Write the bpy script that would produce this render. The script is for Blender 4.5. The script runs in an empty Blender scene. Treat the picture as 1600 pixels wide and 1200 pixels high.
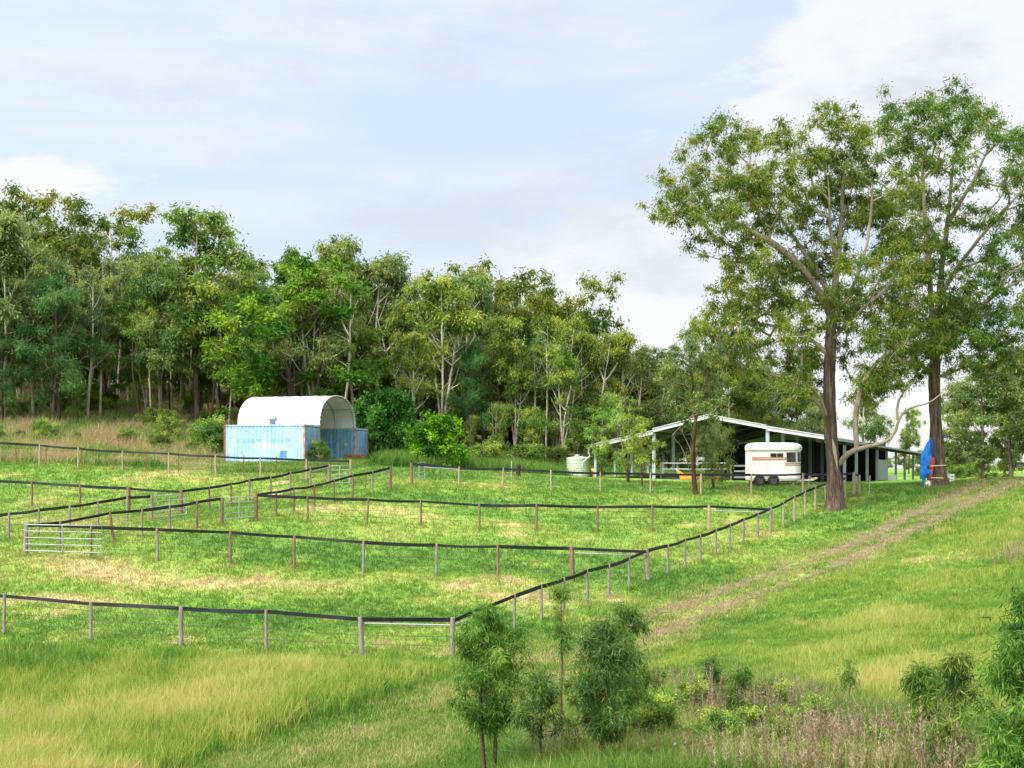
import bpy, bmesh, math, random
import numpy as np
from mathutils import Vector, Matrix

random.seed(7)
rng = np.random.default_rng(7)
SC = bpy.context.scene
COL = SC.collection

# ------------------------------------------------------------------ camera, world, sun, exposure
F, CX, HY = 1931.0, 800.0, 732.0           # focal length and horizon row, in photo pixels (1600 wide)
cam_d = bpy.data.cameras.new('camera')
cam = bpy.data.objects.new('camera', cam_d); COL.objects.link(cam)
cam_d.sensor_fit = 'HORIZONTAL'; cam_d.sensor_width = 36.0
cam_d.lens = 36.0 * F / 1600.0
cam_d.shift_y = (HY - 600.0) / 1600.0
cam_d.clip_start = 0.2; cam_d.clip_end = 12000
cam.location = (0, 0, 0); cam.rotation_euler = (math.radians(90), 0, 0)
SC.camera = cam

SUN_EL, SUN_AZ = 51.0, -50.0               # azimuth from straight behind the camera, negative = left
sdir = Vector((math.sin(math.radians(SUN_AZ)) * math.cos(math.radians(SUN_EL)),
               -math.cos(math.radians(SUN_AZ)) * math.cos(math.radians(SUN_EL)),
               math.sin(math.radians(SUN_EL))))
sun_d = bpy.data.lights.new('sun', 'SUN'); sun = bpy.data.objects.new('sun', sun_d); COL.objects.link(sun)
sun_d.energy = 2.3; sun_d.angle = math.radians(9); sun_d.color = (1.0, 0.955, 0.88)
sun.rotation_euler = sdir.to_track_quat('Z', 'Y').to_euler()
sun.location = sdir * 300

SC.view_settings.view_transform = 'Standard'; SC.view_settings.look = 'None'
SC.view_settings.gamma = 1.0; SC.view_settings.use_curve_mapping = False
SC.view_settings.exposure = 1.25
SC.cycles.max_bounces = 8; SC.cycles.diffuse_bounces = 5; SC.cycles.transmission_bounces = 5
SC.cycles.transparent_max_bounces = 8; SC.cycles.use_denoising = True; SC.cycles.denoising_prefilter = 'NONE'


class NG:
    """small node graph helper"""
    def __init__(self, tree):
        self.t = tree; self.n = tree.nodes; self.l = tree.links; self.n.clear()

    def new(self, typ, **kw):
        nd = self.n.new(typ)
        for k, v in kw.items(): setattr(nd, k, v)
        return nd

    def put(self, sock, v):
        if isinstance(v, bpy.types.NodeSocket): self.l.new(v, sock)
        elif v is not None: sock.default_value = v

    def m(self, op, a, b=None, c=None, clamp=False):
        nd = self.new('ShaderNodeMath', operation=op, use_clamp=clamp)
        for i, v in enumerate((a, b, c)):
            if v is not None: self.put(nd.inputs[i], v)
        return nd.outputs[0]

    def mix(self, fac, a, b, mode='MIX'):
        nd = self.new('ShaderNodeMix', data_type='RGBA', blend_type=mode)
        self.put(nd.inputs[0], fac); self.put(nd.inputs[6], a); self.put(nd.inputs[7], b)
        return nd.outputs[2]

    def noise(self, scale, vec=None, detail=4, rough=0.55, dist=0.0):
        nd = self.new('ShaderNodeTexNoise')
        nd.inputs['Scale'].default_value = scale; nd.inputs['Detail'].default_value = detail
        nd.inputs['Roughness'].default_value = rough; nd.inputs['Distortion'].default_value = dist
        if vec is not None: self.l.new(vec, nd.inputs['Vector'])
        return nd.outputs['Fac']

    def ramp(self, fac, stops):
        nd = self.new('ShaderNodeValToRGB'); cr = nd.color_ramp
        while len(cr.elements) < len(stops): cr.elements.new(0.5)
        for e, (p, c) in zip(cr.elements, stops):
            e.position = p; e.color = (*c, 1) if len(c) == 3 else c
        self.put(nd.inputs[0], fac)
        return nd.outputs[0]

    def smooth(self, v, a, b):
        nd = self.new('ShaderNodeMapRange', interpolation_type='SMOOTHSTEP')
        self.put(nd.inputs[0], v); nd.inputs[1].default_value = a; nd.inputs[2].default_value = b
        return nd.outputs[0]

    def scale3(self, vec, s):
        nd = self.new('ShaderNodeMapping'); self.l.new(vec, nd.inputs['Vector'])
        nd.inputs['Scale'].default_value = s
        return nd.outputs[0]


world = bpy.data.worlds.new('World'); SC.world = world; world.use_nodes = True
g = NG(world.node_tree)
sky = g.new('ShaderNodeTexSky', sky_type='NISHITA', sun_disc=False)
sky.sun_elevation = math.radians(SUN_EL)
sky.sun_rotation = math.atan2(sdir.x, sdir.y)
sky.air_density = 1.0; sky.dust_density = 1.2; sky.ozone_density = 1.0
bg_sky = g.new('ShaderNodeBackground'); g.put(bg_sky.inputs['Color'], sky.outputs[0]); bg_sky.inputs['Strength'].default_value = 0.085
# clouds, laid out by compass direction and elevation
tc = g.new('ShaderNodeTexCoord')
sep = g.new('ShaderNodeSeparateXYZ'); g.l.new(tc.outputs['Generated'], sep.inputs[0])
dx, dy, dz = sep.outputs
az = g.m('ARCTAN2', dx, dy)
el = g.m('ARCSINE', dz)
cmb = g.new('ShaderNodeCombineXYZ'); g.l.new(az, cmb.inputs[0]); g.l.new(g.m('MULTIPLY', el, 2.0), cmb.inputs[1])
n_big = g.noise(4.2, cmb.outputs[0], 8, 0.56, 0.15)
n_fine = g.noise(11.0, cmb.outputs[0], 8, 0.62, 0.1)
n_str = g.noise(3.0, g.scale3(cmb.outputs[0], (1.0, 3.4, 1.0)), 7, 0.6, 0.5)


def blob(px, py, rx, ry):
    a0 = math.atan2(px - CX, F); e0 = math.atan2(HY - py, math.hypot(F, px - CX))
    u = g.m('DIVIDE', g.m('SUBTRACT', az, a0), rx / F); v = g.m('DIVIDE', g.m('SUBTRACT', el, e0), ry / F)
    r2 = g.m('ADD', g.m('MULTIPLY', u, u), g.m('MULTIPLY', v, v))
    return g.m('EXPONENT', g.m('MULTIPLY', r2, -1.0))


def total(blobs):
    s = None
    for b in blobs:
        w = g.m('MULTIPLY', blob(*b[:4]), b[4])
        s = w if s is None else g.m('ADD', s, w)
    return s


# soft veil over all of it, firm white cumulus in a few places, grey undersides in a few others
veil = g.smooth(g.m('ADD', g.m('MULTIPLY', n_str, 0.75), g.m('MULTIPLY', n_big, 0.35)), 0.45, 0.70)
cum = total([(1420, 40, 260, 150, 0.62), (1640, 200, 300, 200, 0.55), (1120, 330, 250, 190, 0.46), (1000, 480, 330, 130, 0.48),
             (1500, 620, 420, 190, 0.6), (60, 300, 130, 60, 0.62), (430, 300, 330, 35, 0.28), (640, 60, 260, 60, 0.22), (800, 700, 1400, 90, 0.5)])
cumf = g.smooth(g.m('ADD', cum, g.m('MULTIPLY', g.m('SUBTRACT', g.m('ADD', g.m('MULTIPLY', n_big, 0.6), g.m('MULTIPLY', n_fine, 0.4)), 0.5), 2.8)), 0.28, 0.54)
grey = total([(650, 345, 170, 40, 0.8), (420, 245, 90, 25, 0.55), (900, 320, 220, 80, 0.45), (1500, 80, 160, 45, 0.4), (1300, 560, 260, 60, 0.4), (1000, 420, 200, 50, .5), (1080, 260, 160, 50, .4), (1420, 150, 180, 50, .4), (200, 150, 220, 60, .35), (620, 60, 320, 80, 0.4)])
greyf = g.smooth(g.m('ADD', grey, g.m('MULTIPLY', g.m('SUBTRACT', n_fine, 0.5), 1.8)), 0.15, 0.75)
blue_thin = (0.300, 0.356, 0.432, 1); white = (0.424, 0.424, 0.427, 1); greyc = (0.305, 0.316, 0.342, 1); veilc = (0.362, 0.379, 0.408, 1)
cc = g.mix(veil, blue_thin, veilc)
cc = g.mix(cumf, cc, white)
cc = g.mix(g.m('MULTIPLY', greyf, 0.72), cc, greyc)
# fill glow added to the unseen sky: round the sun, overhead, behind the camera
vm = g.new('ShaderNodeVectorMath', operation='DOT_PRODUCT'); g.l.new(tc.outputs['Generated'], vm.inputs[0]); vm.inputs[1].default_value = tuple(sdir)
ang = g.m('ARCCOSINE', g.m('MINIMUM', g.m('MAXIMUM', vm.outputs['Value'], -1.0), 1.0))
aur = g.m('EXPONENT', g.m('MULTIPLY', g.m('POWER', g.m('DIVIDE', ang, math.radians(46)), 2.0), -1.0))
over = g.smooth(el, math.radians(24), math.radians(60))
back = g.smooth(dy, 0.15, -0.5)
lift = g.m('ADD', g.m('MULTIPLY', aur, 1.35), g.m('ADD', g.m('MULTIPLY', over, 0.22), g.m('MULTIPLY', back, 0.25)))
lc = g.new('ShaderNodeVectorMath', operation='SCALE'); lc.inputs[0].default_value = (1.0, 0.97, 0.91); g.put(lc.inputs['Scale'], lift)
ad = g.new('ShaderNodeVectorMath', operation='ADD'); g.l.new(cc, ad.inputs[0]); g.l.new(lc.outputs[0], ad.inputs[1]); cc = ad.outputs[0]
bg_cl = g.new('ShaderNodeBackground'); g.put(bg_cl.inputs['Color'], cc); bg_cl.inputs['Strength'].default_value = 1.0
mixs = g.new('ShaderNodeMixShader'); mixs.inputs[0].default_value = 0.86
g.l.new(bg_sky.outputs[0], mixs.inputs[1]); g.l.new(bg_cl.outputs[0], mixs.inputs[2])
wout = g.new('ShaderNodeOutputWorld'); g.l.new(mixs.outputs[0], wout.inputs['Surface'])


# ------------------------------------------------------------------ materials
def mat(name, color=None, rough=0.6, metal=0.0, var=None, scale=6.0, bump=0.0, stretch=(1, 1, 1), spec=0.4, coords='Object'):
    m = bpy.data.materials.new(name); m.use_nodes = True
    q = NG(m.node_tree)
    b = q.new('ShaderNodeBsdfPrincipled'); out = q.new('ShaderNodeOutputMaterial')
    q.l.new(b.outputs[0], out.inputs['Surface'])
    b.inputs['Roughness'].default_value = rough; b.inputs['Metallic'].default_value = metal
    b.inputs['Specular IOR Level'].default_value = spec
    if var is None:
        b.inputs['Base Color'].default_value = (*color, 1)
    else:
        tcn = q.new('ShaderNodeTexCoord')
        v = q.scale3(tcn.outputs[coords], stretch)
        n = q.noise(scale, v, 6, 0.62, 0.2)
        stops = [(0.30 + 0.4 * i / max(1, len(var)), c) for i, c in enumerate([color] + list(var))]
        q.put(b.inputs['Base Color'], q.ramp(n, stops))
        if bump:
            bp = q.new('ShaderNodeBump'); bp.inputs['Strength'].default_value = 1.0; bp.inputs['Distance'].default_value = bump
            q.put(bp.inputs['Height'], n); q.l.new(bp.outputs[0], b.inputs['Normal'])
    return m


def foliage_mat(name, stops, trans=0.3, hue_rand=0.10):
    m = bpy.data.materials.new(name); m.use_nodes = True
    q = NG(m.node_tree)
    at = q.new('ShaderNodeAttribute'); at.attribute_name = 'tint'
    c = q.ramp(at.outputs['Fac'], stops)
    oi = q.new('ShaderNodeObjectInfo')
    hs = q.new('ShaderNodeHueSaturation')
    q.put(hs.inputs['Hue'], q.m('ADD', 0.5, q.m('MULTIPLY', q.m('SUBTRACT', oi.outputs['Random'], 0.5), hue_rand * 0.35)))
    q.put(hs.inputs['Value'], q.m('ADD', 1.0, q.m('MULTIPLY', q.m('SUBTRACT', q.m('FRACT', q.m('MULTIPLY', oi.outputs['Random'], 7.31)), 0.5), hue_rand * 4)))
    q.put(hs.inputs['Color'], c)
    b = q.new('ShaderNodeBsdfPrincipled'); b.inputs['Roughness'].default_value = 0.6; b.inputs['Specular IOR Level'].default_value = 0.15
    q.l.new(hs.outputs[0], b.inputs['Base Color'])
    tr = q.new('ShaderNodeBsdfTranslucent'); q.l.new(hs.outputs[0], tr.inputs['Color'])
    mx = q.new('ShaderNodeMixShader'); mx.inputs[0].default_value = trans
    q.l.new(b.outputs[0], mx.inputs[1]); q.l.new(tr.outputs[0], mx.inputs[2])
    out = q.new('ShaderNodeOutputMaterial'); q.l.new(mx.outputs[0], out.inputs['Surface'])
    return m


def bark_mat(name, dark, mid, pale):
    """bark from rough dark trunk (tint 0) to smooth pale limbs (tint 1), fissured along the trunk"""
    m = bpy.data.materials.new(name); m.use_nodes = True
    q = NG(m.node_tree)
    tcn = q.new('ShaderNodeTexCoord')
    v = q.scale3(tcn.outputs['Object'], (6, 6, 0.55))
    n = q.noise(1.0, v, 8, 0.72, 0.8)
    n2 = q.noise(0.8, tcn.outputs['Object'], 3)
    c1 = q.ramp(n, [(0.34, tuple(x * 0.35 for x in dark)), (0.46, dark), (0.62, mid), (0.74, tuple(min(1, x * 1.5) for x in mid))])
    c2 = q.ramp(q.m('ADD', q.m('MULTIPLY', n, 0.5), q.m('MULTIPLY', n2, 0.5)), [(0.36, mid), (0.5, pale), (0.7, tuple(x * 1.25 for x in pale))])
    at = q.new('ShaderNodeAttribute'); at.attribute_name = 'tint'
    c = q.mix(at.outputs['Fac'], c1, c2)
    b = q.new('ShaderNodeBsdfPrincipled'); b.inputs['Roughness'].default_value = 0.85; b.inputs['Specular IOR Level'].default_value = 0.2
    q.put(b.inputs['Base Color'], c)
    bp = q.new('ShaderNodeBump'); bp.inputs['Distance'].default_value = 0.14; q.put(bp.inputs['Height'], n)
    q.l.new(bp.outputs[0], b.inputs['Normal'])
    out = q.new('ShaderNodeOutputMaterial'); q.l.new(b.outputs[0], out.inputs['Surface'])
    return m


GRASS_STOPS = [(0.0, (0.050, 0.135, 0.020)), (0.25, (0.120, 0.232, 0.036)), (0.5, (0.225, 0.315, 0.058)),
               (0.72, (0.39, 0.36, 0.135)), (0.88, (0.48, 0.385, 0.20)), (1.0, (0.40, 0.285, 0.17))]
M = dict(
    grass=foliage_mat('grass_blades', GRASS_STOPS, 0.42, 0.0),
    seed_grass=foliage_mat('seeding_grass', [(0.0, (0.060, 0.170, 0.022)), (0.25, (0.135, 0.275, 0.036)), (0.5, (0.29, 0.385, 0.060)), (0.75, (0.46, 0.46, 0.115)), (1.0, (0.56, 0.45, 0.21))], 0.45, 0.0),
    post_grey=mat('weathered_grey_timber', (0.10, 0.085, 0.07), 0.95, var=[(0.21, 0.18, 0.15), (0.32, 0.285, 0.25)], scale=3, stretch=(9, 9, 1), bump=0.01),
    post_red=mat('red_brown_timber', (0.085, 0.045, 0.028), 0.95, var=[(0.17, 0.10, 0.065), (0.27, 0.19, 0.135)], scale=3, stretch=(9, 9, 1), bump=0.01),
    post_pale=mat('pale_timber', (0.20, 0.145, 0.09), 0.95, var=[(0.31, 0.24, 0.165), (0.40, 0.33, 0.25)], scale=3, stretch=(9, 9, 1), bump=0.01),
    rail=mat('black_plastic_rail', (0.006, 0.0065, 0.009), 0.5, spec=0.28, var=[(0.010, 0.011, 0.014), (0.022, 0.025, 0.032)], scale=1.3),
    wire=mat('dull_wire', (0.05, 0.055, 0.05), 0.5),
    galv=mat('galvanised_steel', (0.28, 0.30, 0.31), 0.5, 0.3, var=[(0.36, 0.38, 0.39), (0.44, 0.46, 0.47)], scale=3),
    whitepipe=mat('white_painted_pipe', (0.32, 0.33, 0.32), 0.6, var=[(0.25, 0.25, 0.24)], scale=4),
    rust=mat('rusty_steel', (0.10, 0.04, 0.022), 0.9, var=[(0.22, 0.08, 0.035), (0.30, 0.13, 0.06)], scale=8),
    column=mat('blue_grey_steel_column', (0.30, 0.35, 0.40), 0.5, 0.2, var=[(0.38, 0.43, 0.48)], scale=2),
    fascia=mat('white_steel_fascia', (0.47, 0.48, 0.50), 0.5, 0.1, var=[(0.57, 0.58, 0.60)], scale=1.2),
    roof=mat('grey_roof_sheet', (0.16, 0.18, 0.19), 0.5, 0.3, var=[(0.22, 0.24, 0.25)], scale=1.0),
    gutter=mat('grey_green_gutter', (0.30, 0.36, 0.36), 0.5, 0.2, var=[(0.38, 0.43, 0.43)], scale=2),
    dark_board_shade=mat('dark_board_and_shade', (0.018, 0.018, 0.02), 0.9, var=[(0.03, 0.03, 0.03)], scale=2),  # plain dark boards, and shed shade put into the inner wall colour
    panel=mat('grey_wall_sheet', (0.30, 0.36, 0.40), 0.5, 0.2, var=[(0.36, 0.42, 0.46)], scale=3),
    black=mat('black_rubber', (0.02, 0.02, 0.02), 0.8),
    orange=mat('orange_paint', (0.62, 0.20, 0.02), 0.45, var=[(0.70, 0.30, 0.04), (0.55, 0.16, 0.02)], scale=3),
    yellow=mat('yellow_plastic', (0.80, 0.48, 0.03), 0.4),
    tank=mat('pale_green_poly_tank', (0.40, 0.50, 0.36), 0.5, var=[(0.46, 0.56, 0.42)], scale=1.5),
    float_white=mat('aged_white_paint', (0.72, 0.69, 0.64), 0.45, var=[(0.84, 0.81, 0.77), (0.88, 0.86, 0.82)], scale=1.6, stretch=(1, 1, 3)),
    float_roof=mat('white_fibreglass', (0.78, 0.78, 0.75), 0.4, var=[(0.84, 0.83, 0.81)], scale=2),
    stripe=mat('red_brown_stripe', (0.36, 0.12, 0.07), 0.5, var=[(0.46, 0.19, 0.12)], scale=6),
    stripe_pale=mat('faded_pink_stripe', (0.62, 0.42, 0.34), 0.5),
    window=mat('dark_tinted_glass', (0.018, 0.018, 0.02), 0.12, spec=0.7),
    frame=mat('window_rubber', (0.05, 0.05, 0.05), 0.6),
    rim=mat('dull_steel_rim', (0.10, 0.09, 0.085), 0.6, 0.4),
    seam=mat('panel_seam', (0.33, 0.31, 0.28), 0.7),
    tarp=mat('blue_tarpaulin', (0.005, 0.13, 0.52), 0.38, var=[(0.012, 0.22, 0.72)], scale=2),
    tarp_in=mat('dark_blue_tarpaulin', (0.005, 0.05, 0.22), 0.5),
    red=mat('red_canvas', (0.55, 0.025, 0.015), 0.6, var=[(0.66, 0.05, 0.02)], scale=3),
    green=mat('green_canvas', (0.008, 0.10, 0.055), 0.7),
    strap=mat('yellow_strap', (0.72, 0.60, 0.26), 0.7),
    timber_old=mat('old_brown_timber', (0.12, 0.05, 0.025), 0.9, var=[(0.26, 0.12, 0.06), (0.36, 0.20, 0.11)], scale=5, stretch=(1, 6, 6)),
    stalk=foliage_mat('dry_stalks', [(0, (0.14, 0.092, 0.052)), (0.5, (0.28, 0.205, 0.125)), (1, (0.46, 0.375, 0.255))], 0.25, 0.0),
)


def fabric_mat():
    m = bpy.data.materials.new('white_pvc_fabric'); m.use_nodes = True
    q = NG(m.node_tree)
    tcn = q.new('ShaderNodeTexCoord')
    n = q.noise(0.9, tcn.outputs['Object'], 5)
    c = q.ramp(n, [(0.3, (0.64, 0.625, 0.59)), (0.6, (0.75, 0.745, 0.73))])
    d = q.new('ShaderNodeBsdfPrincipled'); d.inputs['Roughness'].default_value = 0.55; q.put(d.inputs['Base Color'], c)
    wv = q.new('ShaderNodeBump'); wv.inputs['Distance'].default_value = 0.05; wv.inputs['Strength'].default_value = 0.5
    q.put(wv.inputs['Height'], q.noise(1.6, tcn.outputs['Object'], 2)); q.l.new(wv.outputs[0], d.inputs['Normal'])
    tr = q.new('ShaderNodeBsdfTranslucent'); tr.inputs['Color'].default_value = (0.6, 0.58, 0.54, 1)
    mx = q.new('ShaderNodeMixShader'); mx.inputs[0].default_value = 0.25
    q.l.new(d.outputs[0], mx.inputs[1]); q.l.new(tr.outputs[0], mx.inputs[2])
    out = q.new('ShaderNodeOutputMaterial'); q.l.new(mx.outputs[0], out.inputs['Surface'])
    return m


def container_mat(name, base, deep):
    """chalky sun-bleached paint: vertical streaks, rust specks, and worn lettering from the 'paint' attribute"""
    m = bpy.data.materials.new(name); m.use_nodes = True
    q = NG(m.node_tree)
    tcn = q.new('ShaderNodeTexCoord'); ob = tcn.outputs['Object']
    st = q.noise(1.0, q.scale3(ob, (7, 7, 0.7)), 6, 0.65)
    big = q.noise(0.7, ob, 4)
    c = q.ramp(q.m('ADD', q.m('MULTIPLY', st, 0.55), q.m('MULTIPLY', big, 0.45)), [(0.34, deep), (0.52, base), (0.68, tuple(min(0.85, x * 1.12 + 0.03) for x in base))])
    at = q.new('ShaderNodeAttribute'); at.attribute_name = 'paint'
    a = at.outputs['Fac']
    c = q.mix(q.m('MULTIPLY', q.smooth(a, 0.05, 0.25), q.smooth(a, 0.45, 0.35)), c, (0.13, 0.36, 0.56, 1))       # worn blue lettering
    c = q.mix(q.m('MULTIPLY', q.smooth(a, 0.45, 0.55), q.smooth(a, 0.75, 0.65)), c, (0.66, 0.74, 0.78, 1))       # chalk white strokes
    c = q.mix(q.m('MULTIPLY', q.smooth(a, 0.75, 0.8), q.smooth(a, 0.95, 0.9)), c, (0.035, 0.19, 0.42, 1))         # fresh blue patch
    c = q.mix(q.smooth(a, 0.95, 1.0), c, (0.62, 0.36, 0.03, 1))                                                  # yellow plate
    rs = q.noise(5.0, ob, 8, 0.7)
    c = q.mix(q.smooth(q.m('ADD', rs, q.m('MULTIPLY', st, 0.15)), 0.66, 0.74), c, (0.22, 0.12, 0.075, 1))
    c = q.mix(q.m('MULTIPLY', q.smooth(q.noise(1.3, q.scale3(ob, (2.2, 2.2, .35)), 6, .7), .52, .72), .55), c, (0.55, 0.60, 0.62, 1))
    b = q.new('ShaderNodeBsdfPrincipled'); b.inputs['Roughness'].default_value = 0.6
    q.put(b.inputs['Base Color'], c)
    out = q.new('ShaderNodeOutputMaterial'); q.l.new(b.outputs[0], out.inputs['Surface'])
    return m


M['fabric'] = fabric_mat()
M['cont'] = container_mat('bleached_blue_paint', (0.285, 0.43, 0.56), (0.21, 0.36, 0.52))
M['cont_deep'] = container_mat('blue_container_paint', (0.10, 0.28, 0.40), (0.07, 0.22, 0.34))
M['cont_door'] = container_mat('blue_door_paint', (0.22, 0.36, 0.52), (0.13, 0.25, 0.42))
M['post_rust'] = mat('rust_streaked_paint', (0.26, 0.09, 0.04), 0.8, var=[(0.40, 0.20, 0.13), (0.52, 0.46, 0.44)], scale=3, stretch=(3, 3, 1))


# ------------------------------------------------------------------ mesh helpers
def np_mesh(name, V, Fa, material, attrs=None, smooth=False):
    V = np.ascontiguousarray(V, dtype=np.float32); Fa = np.ascontiguousarray(Fa, dtype=np.int32)
    me = bpy.data.meshes.new(name); k = Fa.shape[1]; n = Fa.shape[0]
    me.vertices.add(len(V)); me.vertices.foreach_set('co', V.ravel())
    me.loops.add(n * k); me.loops.foreach_set('vertex_index', Fa.ravel())
    me.polygons.add(n); me.polygons.foreach_set('loop_start', np.arange(n, dtype=np.int32) * k)
    if smooth: me.polygons.foreach_set('use_smooth', np.ones(n, dtype=bool))
    for an, (dom, vals) in (attrs or {}).items():
        a = me.attributes.new(an, 'FLOAT', dom); a.data.foreach_set('value', np.ascontiguousarray(vals, dtype=np.float32))
    me.materials.append(material)
    me.update(calc_edges=True)
    return me


def link(name, data, parent=None, loc=None):
    o = bpy.data.objects.new(name, data); COL.objects.link(o)
    if parent is not None: o.parent = parent
    if loc is not None: o.location = loc
    return o


def tag(o, label=None, cat=None, group=None, kind=None):
    if label: o['label'] = label
    if cat: o['category'] = cat
    if group: o['group'] = group
    if kind: o['kind'] = kind
    return o


def thing(name, label, cat, loc=(0, 0, 0), rz=0.0, group=None):
    o = link(name, None, None, loc); o.rotation_euler = (0, 0, rz); o.empty_display_size = 0.3
    return tag(o, label, cat, group)


class MB:
    def __init__(self): self.v = []; self.f = []; self.s = []

    def add(self, vs, fs, smooth=False):
        n = len(self.v); self.v += [tuple(p) for p in vs]; self.f += [tuple(i + n for i in f) for f in fs]; self.s += [smooth] * len(fs)

    def box(self, c, s, R=None, bev=0.0):
        bm = bmesh.new(); bmesh.ops.create_cube(bm, size=1.0)
        bmesh.ops.scale(bm, vec=s, verts=bm.verts)
        if bev: bmesh.ops.bevel(bm, geom=bm.edges[:], offset=bev, segments=2, affect='EDGES', profile=0.5)
        if R is not None: bmesh.ops.transform(bm, matrix=R.to_4x4(), verts=bm.verts)
        bm.verts.index_update()
        self.add([v.co + Vector(c) for v in bm.verts], [[v.index for v in f.verts] for f in bm.faces]); bm.free()

    def beam(self, a, b, w, h, up=(0, 0, 1), bev=0.0):
        """rectangular bar from a to b, w wide sideways, h tall"""
        a = Vector(a); b = Vector(b); d = b - a; L = d.length; d.normalize()
        sde = d.cross(Vector(up)).normalized(); u = sde.cross(d)
        R = Matrix((d, sde, u)).transposed()
        self.box((a + b) / 2, (L, w, h), R, bev)

    def tube(self, pts, radii, n=8, cap=True):
        pts = [Vector(p) for p in pts]; m = len(pts)
        if not hasattr(radii, '__len__'): radii = [radii] * m
        vs = []; fs = []; ref = None
        for i, p in enumerate(pts):
            t = (pts[min(i + 1, m - 1)] - pts[max(i - 1, 0)]).normalized()
            if ref is None:
                ref = Vector((1, 0, 0)) if abs(t.x) < 0.8 else Vector((0, 1, 0))
            ref = (ref - t * ref.dot(t)).normalized(); bb = t.cross(ref)
            for k in range(n):
                a = 2 * math.pi * k / n
                vs.append(p + (ref * math.cos(a) + bb * math.sin(a)) * radii[i])
        for i in range(m - 1):
            for k in range(n):
                fs.append((i * n + k, i * n + (k + 1) % n, (i + 1) * n + (k + 1) % n, (i + 1) * n + k))
        self.add(vs, fs, True)
        if cap:
            self.add(vs[:n], [tuple(range(n))[::-1]]); self.add(vs[-n:], [tuple(range(n))])

    def lathe(self, prof, n=32, c=(0, 0, 0), axis='Z'):
        vs = []; fs = []
        for r, z in prof:
            for k in range(n):
                a = 2 * math.pi * k / n
                p = (r * math.cos(a), r * math.sin(a), z) if axis == 'Z' else (r * math.cos(a), z, r * math.sin(a))
                vs.append(Vector(p) + Vector(c))
        for i in range(len(prof) - 1):
            for k in range(n):
                fs.append((i * n + k, i * n + (k + 1) % n, (i + 1) * n + (k + 1) % n, (i + 1) * n + k))
        self.add(vs, fs, True)

    def build(self, name, material, parent=None, loc=None):
        me = bpy.data.meshes.new(name); me.from_pydata([tuple(v) for v in self.v], [], self.f)
        me.polygons.foreach_set('use_smooth', self.s)
        me.materials.append(material); me.update()
        bm = bmesh.new(); bm.from_mesh(me); bmesh.ops.recalc_face_normals(bm, faces=bm.faces); bm.to_mesh(me); bm.free()
        return link(name, me, parent, loc)


def W(px, py, Y): return ((px - CX) / F * Y, Y, (HY - py) / F * Y)


def depth_on(px, a, b):
    """depth at which the straight ground line a-b (pixel column, depth) crosses pixel column px"""
    Xa, Xb = (a[0] - CX) / F * a[1], (b[0] - CX) / F * b[1]
    k = (px - CX) / F; dX = Xb - Xa; dY = b[1] - a[1]
    return a[1] + (k * a[1] - Xa) / (dX - k * dY) * dY


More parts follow.
